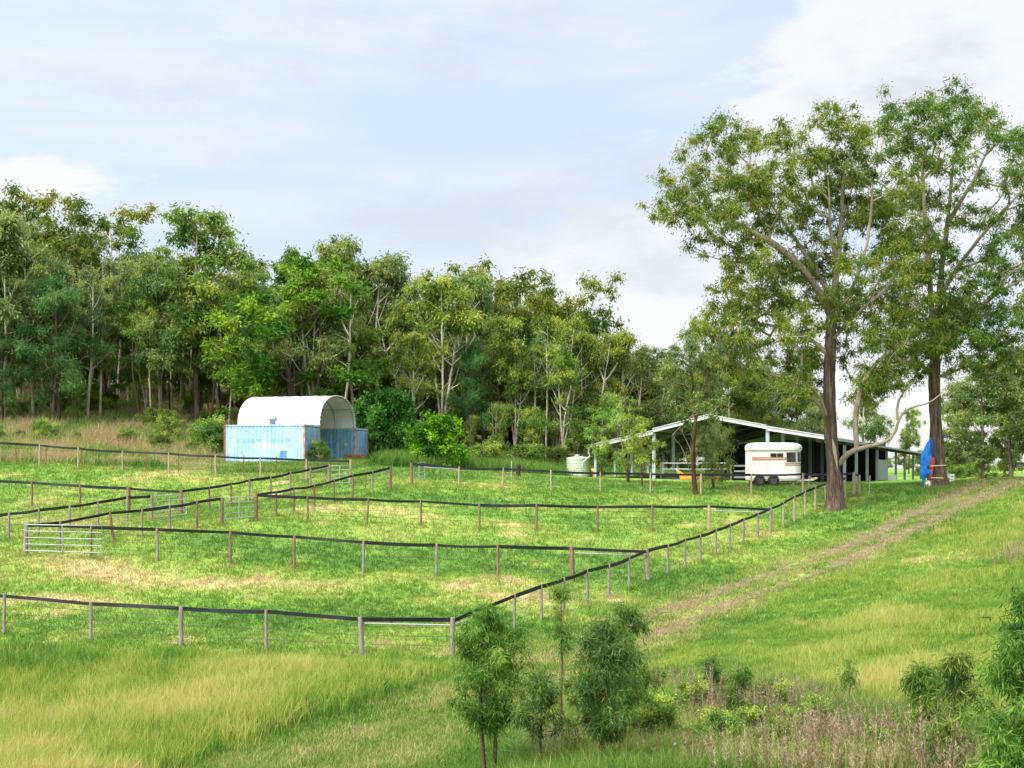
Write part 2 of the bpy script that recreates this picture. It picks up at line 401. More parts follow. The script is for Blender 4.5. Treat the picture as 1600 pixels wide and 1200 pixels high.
# ------------------------------------------------------------------ surveyed fence lines: (column, top row, base row, kind)
LA = ((7, 40.5), (707, 40.0)); LB = ((707, 40.0), (1334, 73.5)); LC = ((41, 50.5), (1012, depth_on(1012, *LB)))
LD = ((41, 50.5), (400, 57.5)); LE1 = ((400, 57.5), (610, 67)); LE2 = ((400, 57.5), (1204, depth_on(1204, *LB)))
LF1 = ((50, 62.5), (283, 60.5)); LF2 = ((283, 60.5), (514, 69)); LG = ((14, 54.5), (237, 58)); LH = ((62, 76), (548, 69.5))
LI = ((643, 70.5), (1255, 72.5))
g_, r_, p_ = 'post_grey', 'post_red', 'post_pale'
FENCES = {
    'A': (LA, [(-128, 918, 984, g_), (7, 928, 990, g_), (142, 940, 1001, g_), (283, 947, 1011, g_), (416, 952, 1019, g_), (566, 964, 1023, g_, 563), (707, 965, 1028, g_)]),
    'B': (LB, [(760, 945, 1004, g_), (804, 928, 983, g_), (846, 913, 969, g_), (881, 902, 956, g_), (917.5, 889, 940, g_), (951.6, 881, 932, g_), (983, 869.5, 922, g_),
               (1014, 858, 906, g_, 1010), (1043.5, 850, 899, g_), (1070.5, 841, 887.5, g_), (1094, 835, 879, g_), (1118.5, 826, 866, g_), (1140.6, 818.5, 860, g_),
               (1162, 809, 851, g_), (1184, 801, 840, g_), (1204, 792, 831, g_), (1224, 783.6, 824, p_), (1241, 774, 815, p_), (1258, 766, 807, p_), (1274, 760, 800, p_),
               (1290, 754, 794, p_), (1321, 745, 781, p_)]),
    'C': (LC, [(41, 817.5, 866, g_), (142.5, 821, 872, r_), (245.7, 824.5, 877, g_), (360, 829, 881, r_), (460, 836, 888, r_), (568, 844.5, 895, g_), (682, 849, 900, g_),
               (778, 851, 902, r_), (895, 854, 908, r_, 893)]),
    'D': (LD, [(94, 814, 861, g_), (178, 799, 846, r_, 172), (222, 795, 838, g_), (265, 789, 832, g_), (308, 782, 824, r_), (347, 777, 820, r_)]),
    'E': (LE1, [(400, 771, 813, r_), (431.5, 766.6, 807, r_), (459, 761, 801.4, r_), (491, 756.7, 790, r_), (521.6, 749, 785, r_), (551, 741, 779, r_), (582, 736, 774, g_), (610, 729, 765, r_)]),
    'K': (LE2, [(480.6, 775, 816, r_), (572, 778, 820, r_, 576), (657.6, 781, 822, r_), (749, 787, 826, r_), (838, 787, 828.6, r_), (934, 790, 831, r_), (1019, 789, 830.5, r_), (1107.6, 789, 827, p_)]),
    'F': (LF1, [(-45, 746, 788, r_), (50, 752, 792, r_), (125, 757, 797, r_), (201, 761, 801, r_), (283, 766, 805, r_)]),
    'L': (LF2, [(327, 760, 796, r_), (361, 754, 791, r_), (389.5, 748, 786, g_), (423, 744, 779, g_), (454, 737, 776, g_), (485, 730.6, 762, g_), (514.6, 725, 758, g_)]),
    'G': (LG, [(-30, 808, 850, g_), (14, 800, 844, g_), (60.5, 794.5, 838, g_), (109, 789, 827, g_), (153, 782.5, 820, g_), (199, 775, 816, g_), (237, 773, 812, g_)]),
    'H': (LH, [(-10, 690, 724, p_), (62, 694, 728, p_), (122.5, 699, 733, p_), (191.5, 704, 737, p_), (264, 707, 739.5, p_), (337, 711, 746, p_), (407, 714, 747, p_), (479, 717, 753, p_), (548, 718.5, 755, p_)]),
    'I': (LI, [(643, 722.6, 757.5, r_), (717.5, 729.7, 760, p_), (786.5, 730.7, 764.5, p_), (861, 734.5, 766.7, p_), (938, 737.5, 770.3, p_), (1016.5, 739, 772, p_), (1095.5, 740, 773, p_),
               (1174, 740, 773, p_), (1255, 739, 773, p_), (1334.5, 738, 775, p_), (1343, 742, 773, p_)]),
}

# ------------------------------------------------------------------ terrain: thin-plate surface through surveyed ground points
ctrl = []
for (ln, posts) in FENCES.values():
    for p in posts: ctrl.append(W(p[0], p[2], depth_on(p[0], *ln)))
for c in [(0, 1200, 27), (-300, 1200, 28), (300, 1200, 26.5), (650, 1200, 24.5), (1000, 1200, 21), (1300, 1200, 19), (1600, 1200, 17.5), (1900, 1200, 17.5), (400, 1100, 32.5), (700, 1110, 31.5),
          (1000, 1000, 43), (1250, 870, 55.5), (1450, 790, 66.5), (1600, 750, 74), (1600, 900, 46), (1800, 800, 55), (1300, 1000, 37.5), (1300, 1100, 27), (1600, 1050, 28.5), (1900, 1000, 30), (1000, 1100, 29),
          (1465, 757, 73.5), (1380, 758, 80), (1305, 797, 67), (1213, 758, 77), (1100, 762, 77.5),
          (932, 746, 96), (1022, 748, 94), (1197, 752, 91), (1300, 757, 88), (1380, 757, 112), (1440, 757, 130), (1150, 750, 115), (903, 746, 97), (800, 742, 82), (1300, 752, 140),
          (478, 723, 83), (344, 724, 85), (577, 722, 94), (620, 722, 88), (720, 728, 88),
          (0, 668, 95), (-250, 668, 95), (150, 652, 102), (250, 612, 120), (400, 640, 118), (0, 608, 140), (-300, 600, 140), (400, 600, 150), (600, 688, 104), (700, 690, 118), (620, 650, 150),
          (800, 712, 108), (900, 720, 118), (1000, 728, 130), (850, 700, 150), (1100, 735, 150), (1500, 746, 105), (1600, 748, 95), (1800, 746, 95), (1560, 743, 140)]:
    ctrl.append(W(*c))
for x, y, z in [(0, 2, -1.9), (-40, 2, -3.4), (40, 2, -1.6), (-70, 25, -5.6), (70, 25, -2.6), (-80, 60, -1.8), (85, 70, -0.6), (-100, 100, 4.0), (110, 140, -1.2), (-110, 180, 10), (0, 200, 3.0), (110, 210, -1.5),
                (-40, 200, 7), (0, -20, -1.6), (-40, -20, -2.5), (40, -20, -1.5), (8, 10, -3.2)]:
    ctrl.append((x, y, z))
ctrl = np.array(ctrl)
S_ = 40.0
P = ctrl[:, :2] / S_


def _phi(r2): return 0.5 * r2 * np.log(r2 + 1e-12)


def _k(A, B): return _phi(((A[:, None, :] - B[None, :, :]) ** 2).sum(-1))


n_c = len(P)
Am = np.zeros((n_c + 3, n_c + 3)); Am[:n_c, :n_c] = _k(P, P) + np.eye(n_c) * 0.0015
Am[:n_c, n_c] = 1; Am[:n_c, n_c + 1:] = P; Am[n_c, :n_c] = 1; Am[n_c + 1:, :n_c] = P.T
wts = np.linalg.solve(Am, np.concatenate([ctrl[:, 2], np.zeros(3)]))
GX0, GX1, GY0, GY1, GS = -130, 140, -20, 220, 1.0
gx = np.arange(GX0, GX1 + GS, GS); gy = np.arange(GY0, GY1 + GS, GS)
GXX, GYY = np.meshgrid(gx, gy)
pp = np.stack([GXX.ravel(), GYY.ravel()], 1) / S_
GZ = np.concatenate([_k(q_, P) @ wts[:n_c] + wts[n_c] + q_ @ wts[n_c + 1:] for q_ in np.array_split(pp, 40)]).reshape(GXX.shape)
FARZ = -2.2


def hz(x, y):
    x = np.asarray(x, float); y = np.asarray(y, float)
    xc = np.clip(x, GX0, GX1 - 1e-6); yc = np.clip(y, GY0, GY1 - 1e-6)
    i = ((xc - GX0) / GS).astype(int); j = ((yc - GY0) / GS).astype(int)
    u = (xc - GX0) / GS - i; v = (yc - GY0) / GS - j
    i1 = np.minimum(i + 1, len(gx) - 1); j1 = np.minimum(j + 1, len(gy) - 1)
    z = GZ[j, i] * (1 - u) * (1 - v) + GZ[j, i1] * u * (1 - v) + GZ[j1, i] * (1 - u) * v + GZ[j1, i1] * u * v
    d = np.hypot(x - xc, y - yc)
    t = np.clip(d / 250.0, 0, 1); t = t * t * (3 - 2 * t)
    return z * (1 - t) + FARZ * t


def ground(x, y): return float(hz(x, y))


def pick(px, py, y0=12.0, y1=320.0):
    """first ground point seen at a photo position"""
    Y = np.arange(y0, y1, 0.1)
    gap = (HY - py) / F * Y - hz((px - CX) / F * Y, Y)
    k = np.argmax(gap < 0)
    if gap[k] >= 0: k = len(Y) - 1
    y = Y[k]
    return Vector(((px - CX) / F * y, y, ground((px - CX) / F * y, y)))


def at(px, Y): x = (px - CX) / F * Y; return Vector((x, Y, ground(x, Y)))


def vnoise(x, y, seed=0):
    xi = np.floor(x).astype(np.int64); yi = np.floor(y).astype(np.int64); u = x - xi; v = y - yi
    u = u * u * (3 - 2 * u); v = v * v * (3 - 2 * v)

    def h(a, b):
        n = (a * 374761393 + b * 668265263 + seed * 974711) & 0x7fffffff
        n = ((n ^ (n >> 13)) * 1274126177) & 0x7fffffff
        return ((n ^ (n >> 16)) & 0xffff) / 65535.0
    return (h(xi, yi) * (1 - u) + h(xi + 1, yi) * u) * (1 - v) + (h(xi, yi + 1) * (1 - u) + h(xi + 1, yi + 1) * u) * v


def fbm(x, y, seed=0, oct=4):
    s = 0; a = 0.5; t = 0
    for o in range(oct):
        s = s + a * vnoise(x * 2 ** o, y * 2 ** o, seed + o * 17); t += a; a *= 0.55
    return s / t


# wheel ruts of the track
RUT_R = [(1680, 744), (1600, 753), (1540, 775), (1460, 812), (1380, 850), (1300, 887), (1150, 940), (1000, 1000), (860, 1066), (720, 1140), (580, 1200), (420, 1262)]
RUT_L = [(1620, 743), (1560, 752), (1480, 778), (1399, 820), (1300, 864), (1150, 915), (981, 977), (840, 1035), (700, 1090), (570, 1150), (440, 1190), (280, 1245)]


def polyline(pxs): return [pick(*p) for p in pxs]


def resample(pts, step):
    P2 = np.array([(p.x, p.y) for p in pts]); 
    for _ in range(3):  # corner cutting
        Q = [P2[0]]
        for a, b in zip(P2[:-1], P2[1:]): Q += [a * .75 + b * .25, a * .25 + b * .75]
        Q.append(P2[-1]); P2 = np.array(Q)
    d = np.r_[0, np.cumsum(np.hypot(*np.diff(P2, axis=0).T))]
    s = np.arange(0, d[-1], step)
    return np.stack([np.interp(s, d, P2[:, 0]), np.interp(s, d, P2[:, 1])], 1)


rutR, rutL = resample(polyline(RUT_R), 0.3), resample(polyline(RUT_L), 0.3)


def dist_to(pts, line):
    out = np.full(len(pts), 1e9)
    sub = line[::3]
    for c in np.array_split(np.arange(len(pts)), max(1, len(pts) // 20000)):
        out[c] = np.sqrt(((pts[c, None, :] - sub[None]) ** 2).sum(-1)).min(1)
    return out


# dry patches on the paddocks, given in the photo and carried onto the ground
DRY = [(150, 895, 260, 22, .55), (430, 905, 160, 16, .6), (100, 938, 130, 10, .5), (620, 900, 110, 14, .35), (760, 925, 120, 22, .45), (300, 740, 60, 8, .5), (230, 747, 70, 7, .5), (90, 775, 90, 10, .42), (30, 790, 60, 8, .4),
       (560, 800, 80, 10, .5), (700, 810, 150, 10, .45), (560, 830, 90, 8, .3), (880, 800, 120, 9, .35), (1150, 822, 60, 10, .45), (1210, 838, 40, 9, .5), (850, 958, 60, 15, .5), (930, 930, 60, 8, .4),
       (750, 757, 60, 6, .45), (1050, 780, 60, 6, .35), (1180, 778, 60, 7, .4), (200, 850, 60, 10, .3), (720, 1020, 60, 10, .5), (1350, 880, 200, 24, .3), (1100, 950, 120, 16, .35),
       (1480, 790, 60, 12, .3), (650, 752, 30, 5, .3), (150, 815, 130, 10, .3), (420, 770, 60, 8, .25)]
DRYW = []
for (px, py, rx, ry, a) in DRY:
    c = pick(px, py); hi = pick(px, py - ry)
    DRYW.append((c.x, c.y, rx * c.y / F, max(0.8, min(8, hi.y - c.y)), a))
GREENW = []
for (px, py, rx, ry, a) in [(500, 870, 420, 14, .28), (430, 960, 330, 20, .25), (760, 870, 300, 10, .2), (520, 1120, 200, 26, .25), (950, 980, 260, 22, .25), (1150, 900, 130, 14, .2), (1150, 772, 200, 5, .2), (1400, 780, 60, 14, .3), (660, 740, 80, 8, .2), (640, 775, 120, 7, .25), (1000, 815, 250, 8, .15)]:
    c = pick(px, py); hi = pick(px, py - ry)
    GREENW.append((c.x, c.y, rx * c.y / F, max(1.0, min(8, hi.y - c.y)), a))


def tint(x, y):
    """0 = lush green .. 0.5 = yellow green .. 0.85 = straw"""
    b = fbm(x / 6.5, y / 6.5, 3, 4); s = fbm(x / 1.3, y / 1.3, 9, 3)
    t = 0.31 + (b - 0.5) * 0.42 + (s - 0.5) * 0.42
    for (cx, cy, rx, ry, a) in DRYW:
        t = t + .85 * a * np.exp(-(((x - cx) / rx) ** 2 + ((y - cy) / ry) ** 2)) * np.clip(2.6 * fbm(x / 2.2, y / 1.6, 71) - .55, 0, 1.4)
    for (cx, cy, rx, ry, a) in GREENW:
        t = t - .7 * a * np.exp(-(((x - cx) / rx) ** 2 + ((y - cy) / ry) ** 2))
    t = t + 3.2 * np.clip(fbm(x / 1.1, y / .8, 81) - .66, 0, .3) + .25 * np.clip(fbm(x / 2.6, y / 1.6, 82) - .5, -.3, .3)
    return np.clip(t, 0.10, 0.98)


def grow_axis(core, far, step):
    a = list(core); s = step
    while a[-1] < far: s *= 1.25; a.append(a[-1] + s)
    s = step
    while a[0] > -far: s *= 1.25; a.insert(0, a[0] - s)
    return np.array(a)


def build_ground():
    ax = grow_axis(gx, 6000, GS); ay = grow_axis(gy, 6000, GS)
    X, Y = np.meshgrid(ax, ay); V = np.stack([X.ravel(), Y.ravel(), hz(X.ravel(), Y.ravel())], 1)
    nx, ny = len(ax), len(ay); idx = np.arange(nx * ny).reshape(ny, nx)
    Fq = np.stack([idx[:-1, :-1].ravel(), idx[:-1, 1:].ravel(), idx[1:, 1:].ravel(), idx[1:, :-1].ravel()], 1)
    m = bpy.data.materials.new('pasture_ground'); m.use_nodes = True
    q = NG(m.node_tree)
    atn = q.new('ShaderNodeAttribute'); atn.attribute_name = 'tint'
    geo = q.new('ShaderNodeNewGeometry'); pos = geo.outputs['Position']
    n1 = q.noise(0.9, pos, 6, 0.65); n2 = q.noise(7.0, pos, 5, 0.7); n3 = q.noise(0.05, pos, 4)
    t = q.m('ADD', atn.outputs['Fac'], q.m('ADD', q.m('MULTIPLY', q.m('SUBTRACT', n1, 0.5), 0.35), q.m('MULTIPLY', q.m('SUBTRACT', n2, 0.5), 0.75)), clamp=True)
    c = q.ramp(t, GRASS_STOPS)
    wood = q.new('ShaderNodeAttribute'); wood.attribute_name = 'litter'
    c = q.mix(wood.outputs['Fac'], c, q.ramp(n2, [(0.35, (0.06, 0.038, 0.02)), (0.5, (0.14, 0.095, 0.05)), (0.65, (0.24, 0.17, 0.10))]))
    b = q.new('ShaderNodeBsdfPrincipled'); b.inputs['Roughness'].default_value = 0.95; b.inputs['Specular IOR Level'].default_value = 0.1
    q.put(b.inputs['Base Color'], c)
    bp = q.new('ShaderNodeBump'); bp.inputs['Distance'].default_value = 0.08; q.put(bp.inputs['Height'], n2); q.l.new(bp.outputs[0], b.inputs['Normal'])
    out = q.new('ShaderNodeOutputMaterial'); q.l.new(b.outputs[0], out.inputs['Surface'])
    t_ = tint(V[:, 0], V[:, 1])
    # leaf litter under the forest
    edge = 97 + 8 * np.clip((V[:, 0] + 10) / 20, -1, 1)
    lit = np.clip((V[:, 1] - edge) / 8, 0, 1) * np.clip((12 - V[:, 0]) / 12, 0, 1) * (0.35 + 0.9 * fbm(V[:, 0] / 4, V[:, 1] / 4, 41)) * (V[:, 1] < 230)
    me = np_mesh('ground', V, Fq, m, {'tint': ('POINT', t_), 'litter': ('POINT', np.clip(lit, 0, 1))}, smooth=True)
    tag(link('ground', me), kind='structure')


build_ground()


def build_track():
    m = bpy.data.materials.new('dirt_track'); m.use_nodes = True
    q = NG(m.node_tree)
    geo = q.new('ShaderNodeNewGeometry'); pos = geo.outputs['Position']
    n1 = q.noise(1.6, pos, 6, 0.7); n2 = q.noise(22.0, pos, 4, 0.7)
    c = q.ramp(q.m('ADD', q.m('MULTIPLY', n1, 0.45), q.m('MULTIPLY', n2, 0.55)), [(0.33, (0.075, 0.052, 0.027)), (0.46, (0.145, 0.104, 0.056)), (0.56, (0.215, 0.160, 0.090)), (0.68, (0.34, 0.27, 0.165))])
    b = q.new('ShaderNodeBsdfPrincipled'); b.inputs['Roughness'].default_value = 0.95; q.put(b.inputs['Base Color'], c)
    bp = q.new('ShaderNodeBump'); bp.inputs['Distance'].default_value = 0.05; q.put(bp.inputs['Height'], n2); q.l.new(bp.outputs[0], b.inputs['Normal'])
    out = q.new('ShaderNodeOutputMaterial'); q.l.new(b.outputs[0], out.inputs['Surface'])
    Vs, Fs = [], []; base = 0
    for line, wid, y0_ in ((rutR, 0.46, 20), (rutL, 0.42, 26)):
        line = line[line[:, 1] > y0_]
        d = np.gradient(line, axis=0); d /= np.linalg.norm(d, axis=1)[:, None]; nrm = np.stack([-d[:, 1], d[:, 0]], 1)
        k = np.arange(len(line))
        far = np.clip((line[:, 1] - 52) / 10, 0, 1)
        mid_ = np.clip((line[:, 1] - 36) / 8, 0, 1)
        rag = lambda sd_: wid * np.clip(.8 * vnoise(k / 6.0, k * 0.0, sd_) + 1.3 * vnoise(k / 1.3, k * 0.0, sd_ + 9) - .82 + .50 * mid_ + .9 * far, .0, 1.9)
        w0 = rag(5); w1 = rag(6)
        cols = np.stack([line - nrm * w0[:, None], line - nrm * w0[:, None] * .4, line + nrm * w1[:, None] * .4, line + nrm * w1[:, None]], 1)
        V = cols.reshape(-1, 2); z = hz(V[:, 0], V[:, 1]) + 0.03
        V3 = np.c_[V, z]; n = len(line); idx = np.arange(n * 4).reshape(n, 4) + base
        Fs.append(np.stack([idx[:-1, :-1].ravel(), idx[:-1, 1:].ravel(), idx[1:, 1:].ravel(), idx[1:, :-1].ravel()], 1)); Vs.append(V3); base += n * 4
    tag(link('dirt_track', np_mesh('dirt_track', np.concatenate(Vs), np.concatenate(Fs), m, smooth=True)), kind='structure')


build_track()


# ------------------------------------------------------------------ fences and gates
def fence_posts(key, root):
    ln, posts = FENCES[key]; tops = []
    for p in posts:
        Y = depth_on(p[0], *ln); b = Vector(W(p[0], p[2], Y)); t = Vector(W(p[4] if len(p) > 4 else p[0], p[1], Y))
        b.z = min(b.z, ground(b.x, b.y)) - 0.25
        rad = random.uniform(.048, .062) * (1.55 if p[0] in (707, 566, 1014, 41, 1204, 895, 1107.6, 347, 400, 610, 237, 514.6, 548, 643, 1334.5, 201, 283) else 1.0)
        mb = MB(); n = 5
        pts = [b.lerp(t, i / n) + Vector((random.uniform(-.008, .008), random.uniform(-.008, .008), 0)) for i in range(n + 1)]
        mb.tube(pts, [rad * random.uniform(.92, 1.08) for _ in range(n)] + [rad * 0.9], 9)
        mb.build('post', M[p[3]], root)
        tops.append((t, b, rad))
    return tops


def sag_line(a, b, sag, n=8):
    return [a.lerp(b, i / n) - Vector((0, 0, sag * 4 * (i / n) * (1 - i / n))) for i in range(n + 1)]


def rail_along(pts, root, name='top_rail', h=0.135, w=0.025):
    mb = MB()
    for a, b in zip(pts[:-1], pts[1:]):
        a = Vector(a); b = Vector(b); ps = sag_line(a, b, random.uniform(-.01, .045), 5)
        hh = h * random.uniform(.8, 1.08); tw = random.uniform(-.25, .25)
        d = (b - a).normalized(); sd = d.cross(Vector((0, 0, 1))).normalized()
        vs = []
        for i, p in enumerate(ps):
            t = tw * math.sin(math.pi * i / 5) ; u = Vector((0, 0, 1)) * math.cos(t) + sd * math.sin(t); s2 = sd * math.cos(t) - Vector((0, 0, 1)) * math.sin(t)
            vs += [p + u * hh / 2 + s2 * w / 2, p + u * hh / 2 - s2 * w / 2, p - u * hh / 2 - s2 * w / 2, p - u * hh / 2 + s2 * w / 2]
        fs = []
        for i in range(5):
            for k in range(4): fs.append((i * 4 + k, i * 4 + (k + 1) % 4, i * 4 + 4 + (k + 1) % 4, i * 4 + 4 + k))
        fs += [(3, 2, 1, 0), (20, 21, 22, 23)]
        mb.add(vs, fs)
    mb.build(name, M['rail'], root)


def wires_along(tops, root, levels=(0.28, 0.52, 0.76), r=0.007):
    for lv in levels:
        mb = MB()
        pts = []
        for (t, b, rad), (t2, b2, r2) in zip(tops[:-1], tops[1:]):
            a = b.lerp(t, 0.18 + lv * 0.82); c = b2.lerp(t2, 0.18 + lv * 0.82)
            pts += sag_line(a, c, 0.012, 3)[:-1]
        pts.append(tops[-1][1].lerp(tops[-1][0], 0.18 + lv * 0.82))
        mb.tube(pts, r, 4, False); mb.build('wire', M['wire'], root)


def brace(root, pa, pb, r=0.028, m='whitepipe'):
    mb = MB(); mb.tube([pa, pb], r, 8); mb.build('brace_pipe', M[m], root)


def P3(px, py, ln): return Vector(W(px, py, depth_on(px, *ln)))


GF = 'post and rail fences dividing the paddocks'
drop = Vector((0, 0, 0.075))


def fence(key, label, extra_start=None, extra_end=None, wires=True, braces=(), rail=True):
    ln, posts = FENCES[key]
    root = thing('paddock_fence', label, 'fence', (0, 0, 0), 0, GF)
    b0 = P3(posts[0][0], posts[0][2], ln); root.location = b0
    tops = fence_posts(key, None)
    pts = [t - drop for t, b, r in tops]
    if extra_start is not None: pts.insert(0, extra_start)
    if extra_end is not None: pts.append(extra_end)
    if rail: rail_along(pts, None)
    if wires: wires_along(tops, None)
    for (a, b) in braces: brace(None, a, b)
    # everything just made without a parent belongs to this fence
    for o in list(COL.objects):
        if o.parent is None and o.type == 'MESH' and o.name.split('.')[0] in ('post', 'top_rail', 'wire', 'brace_pipe'):
            o.parent = root; o.location = -Vector(b0)
    return tops, root


tB_corner = P3(707, 971, LA)
tB_end = P3(1334.5, 741, LB)
fence('A', 'nearest fence crossing the foreground, grey posts with a black rail and three wires', braces=[(P3(570, 974, LA), P3(704, 977, LA))])
fence('B', 'long fence climbing beside the dirt track up to the big gum tree', extra_start=tB_corner, extra_end=None, braces=[(P3(712, 975, LA), P3(738, 966, LB))])
fence('C', 'second fence from the front, running right from the closed gate to the long side fence', extra_end=P3(1010, 862, LB), braces=[(P3(899, 864, LC), P3(1008, 868, LC))])
fence('D', 'sloping fence behind the closed front gate, ending at the five bar gate', extra_start=P3(45, 821, LD))
fence('E', 'fence run slanting up from the paddock corner to a post in the open lawn', extra_start=None, braces=[(P3(584, 741, LE1), P3(608, 735, LE1))])
fence('K', 'fence with wavy black rail between the upper and middle paddocks', extra_start=P3(403, 774, LE2), extra_end=P3(1203, 796, LE2), braces=[(P3(1111, 798, LE2), P3(1201, 801, LE2))])
fence('F', 'left side fence with thin red brown posts behind the slanting gate', extra_end=None)
fence('L', 'fence rising from the left corner towards the blue container', extra_start=P3(283, 768, LF2), braces=[(P3(488, 737, LF2), P3(512, 730, LF2))])
fence('G', 'grey post fence at the left edge leading to the open gate')
tH, rootH = fence('H', 'far fence below the wooded slope with rusty pickets between pale posts')
for px, yb in [(25, 722), (72, 726), (127, 729), (178, 731), (228, 735), (279, 738), (331, 740), (381, 746), (432, 750), (-20, 720)]:
    Y = depth_on(px, *LH) + 0.5; zt = Vector(W(px, 692 + (px / 548) * 27, Y)); zb = Vector((zt.x, Y, ground(zt.x, Y) - .2))
    mb = MB(); d = Vector((0, 0, 1))
    mb.box((zt + zb) / 2, (.05, .012, (zt - zb).length)); mb.box((zt + zb) / 2 + Vector((0, .02, 0)), (.012, .04, (zt - zb).length - .01))
    o = mb.build('rusty_picket', M['rust'], rootH); o.location = -Vector(rootH.location)
fence('I', 'fence in front of the steel shed and the white horse trailer', braces=[(P3(664, 730, LI), P3(716, 733, LI))])
GATES = 'galvanised farm gates'


def gate(label, A, ta, ba, Bp, tb, bb, Ya, Yb, mids=(0.5,), bars=5, r=0.022):
    """gate between photo columns A and Bp with top and bottom rows at each end"""
    a0, a1 = Vector(W(A, ba, Ya)), Vector(W(A, ta, Ya)); b0, b1 = Vector(W(Bp, bb, Yb)), Vector(W(Bp, tb, Yb))
    root = thing('metal_gate', label, 'gate', tuple(a0), 0, GATES)
    o = Vector(a0)
    mb = MB(); mb.tube([a0 - o, a1 - o, b1 - o, b0 - o, a0 - o], r, 8); mb.build('gate_frame', M['galv'], root)
    for i in range(1, bars - 1):
        f = i / (bars - 1); mb = MB(); mb.tube([a0.lerp(a1, f) - o, b0.lerp(b1, f) - o], r * .8, 6); mb.build('gate_bar', M['galv'], root)
    for k in mids:
        mb = MB(); mb.tube([a0.lerp(b0, k) - o + Vector((0, -.03, 0)), a1.lerp(b1, k) - o + Vector((0, -.03, 0))], r * .9, 6); mb.build('gate_upright', M['galv'], root)
    for f in (.2, .8):
        mb = MB(); mb.tube([a0.lerp(a1, f) - o, a0.lerp(a1, f) - o + Vector((-.07, 0, 0))], .02, 6); mb.build('hinge', M['galv'], root)


gate('pale five bar gate closed across the front left corner post', 38.5, 819.5, 860, 159, 821.5, 863.5, 50.1, 50.2, (0.49,))
gate('five bar gate hung between two red brown posts in the middle of the paddocks', 349, 777, 811, 398, 776, 807, depth_on(349, *LD), depth_on(398, *LD))
gate('slanting gate leaning open between the left fences', 239, 775, 809, 291, 772, 803, 58.1, 60.0)
gate('small gate below the blue container door', 516, 728, 755, 546, 727, 754, 69, 69.3)
gate('short open gate swung back on the first post of the shed fence', 645, 725, 756, 664, 722, 751, 70.6, 74.5, (0.5,))


def picket(label, px, top, base, Y, m='rust', lean=0, w=.05):
    b = Vector(W(px, base, Y)); b.z = min(b.z, ground(b.x, b.y)); t = Vector(W(px + lean, top, Y))
    root = MB(); d = t - b
    root.beam((0, 0, -.2), d, w, .014, (0, 1, 0)); root.beam((0, .02, -.2), d + Vector((0, .02, 0)), .014, .05, (0, 1, 0))
    o = root.build('steel_picket', M[m], None, tuple(b)); tag(o, label, 'picket', 'lone steel pickets'); return o


picket('rusty steel picket leaning on the lawn beside the slanting fence end', 570, 731, 769, 67.5, lean=4)
picket('short rusty picket in the long grass below the bright green bush', 686, 701, 722, 84)
picket('thin leaning picket between the big gum trunk and the shed', 1357, 743, 778, 72.5, 'galv', lean=2.5)
picket('thin grey picket beside the black stump', 799, 720, 744, 78, 'galv')
mb = MB(); mb.tube([(0, 0, -.2), (0, 0, .35), (.01, 0, .75), (0, 0, .8)], [.16, .14, .15, .12], 10); mb.box((.02, -.15, .66), (.18, .06, .1), bev=.02)
tag(mb.build('black_stump', M['black'], None, tuple(at(810, 80))), 'charred black stump standing behind the shed side fence', 'stump')


# ------------------------------------------------------------------ containers and dome
CANG = math.radians(16)
CO = Vector(W(476, 724, 83)); CO.z = ground(CO.x, CO.y) - 0.02
EX = Vector((math.cos(CANG), -math.sin(CANG), 0)); EN = Vector((math.sin(CANG), math.cos(CANG), 0))
CL, CW, CH = 6.06, 2.44, 2.62
CZ = CO.z                                      # both containers stand level on the same pad


def corrugated(L, z0, z1, paint_fn, rows=24, pitch=0.278, depth=0.04):
    """wall in local x (length) / z, corrugation along y; returns V, F, paint per face"""
    xs = []; ys = []
    x = 0.0
    while x < L - 1e-6:
        for dx_, yy in ((0, 0), (.07, 0), (.139, depth), (.209, depth)):
            if x + dx_ <= L: xs.append(x + dx_); ys.append(yy)
        x += pitch
    xs.append(L); ys.append(0)
    xs, ys = np.array(xs), np.array(ys); zs = np.linspace(z0, z1, rows + 1)
    V = np.stack([np.tile(xs, rows + 1), np.tile(ys, rows + 1), np.repeat(zs, len(xs))], 1)
    idx = np.arange(len(V)).reshape(rows + 1, len(xs))
    Fq = np.stack([idx[:-1, :-1].ravel(), idx[:-1, 1:].ravel(), idx[1:, 1:].ravel(), idx[1:, :-1].ravel()], 1)
    cx = V[Fq].mean(1)
    return V, Fq, paint_fn(cx[:, 0], cx[:, 2])


def paint_front(x, z):
    p = np.zeros_like(x)
    let = (z > 1.02) & (z < 1.66) & (x > .85) & (x < 4.9)
    n = vnoise(x * 5.3, z * 3.1, 2); k = ((x - .85) / .37) % 1.0
    p[let & (z > 1.34) & (n > .35) & (k < .8)] = .3
    p[let & (z <= 1.42) & (vnoise(x * 7.1, z * 1.4, 8) > .55) & (k > .25)] = .6
    p[(x > 4.05) & (x < 4.6) & (z > .36) & (z < .86)] = .85
    p[(x > 5.42) & (x < 5.64) & (z > 1.42) & (z < 1.66)] = 1.0
    return p


def paint_inner(x, z):
    p = np.zeros_like(x)
    p[(x > 2.6) & (x < 4.4) & (z > .75) & (z < 1.5)] = .85
    p[(x > 5.1) & (x < 5.3) & (z > 1.3) & (z < 1.52)] = 1.0
    return p


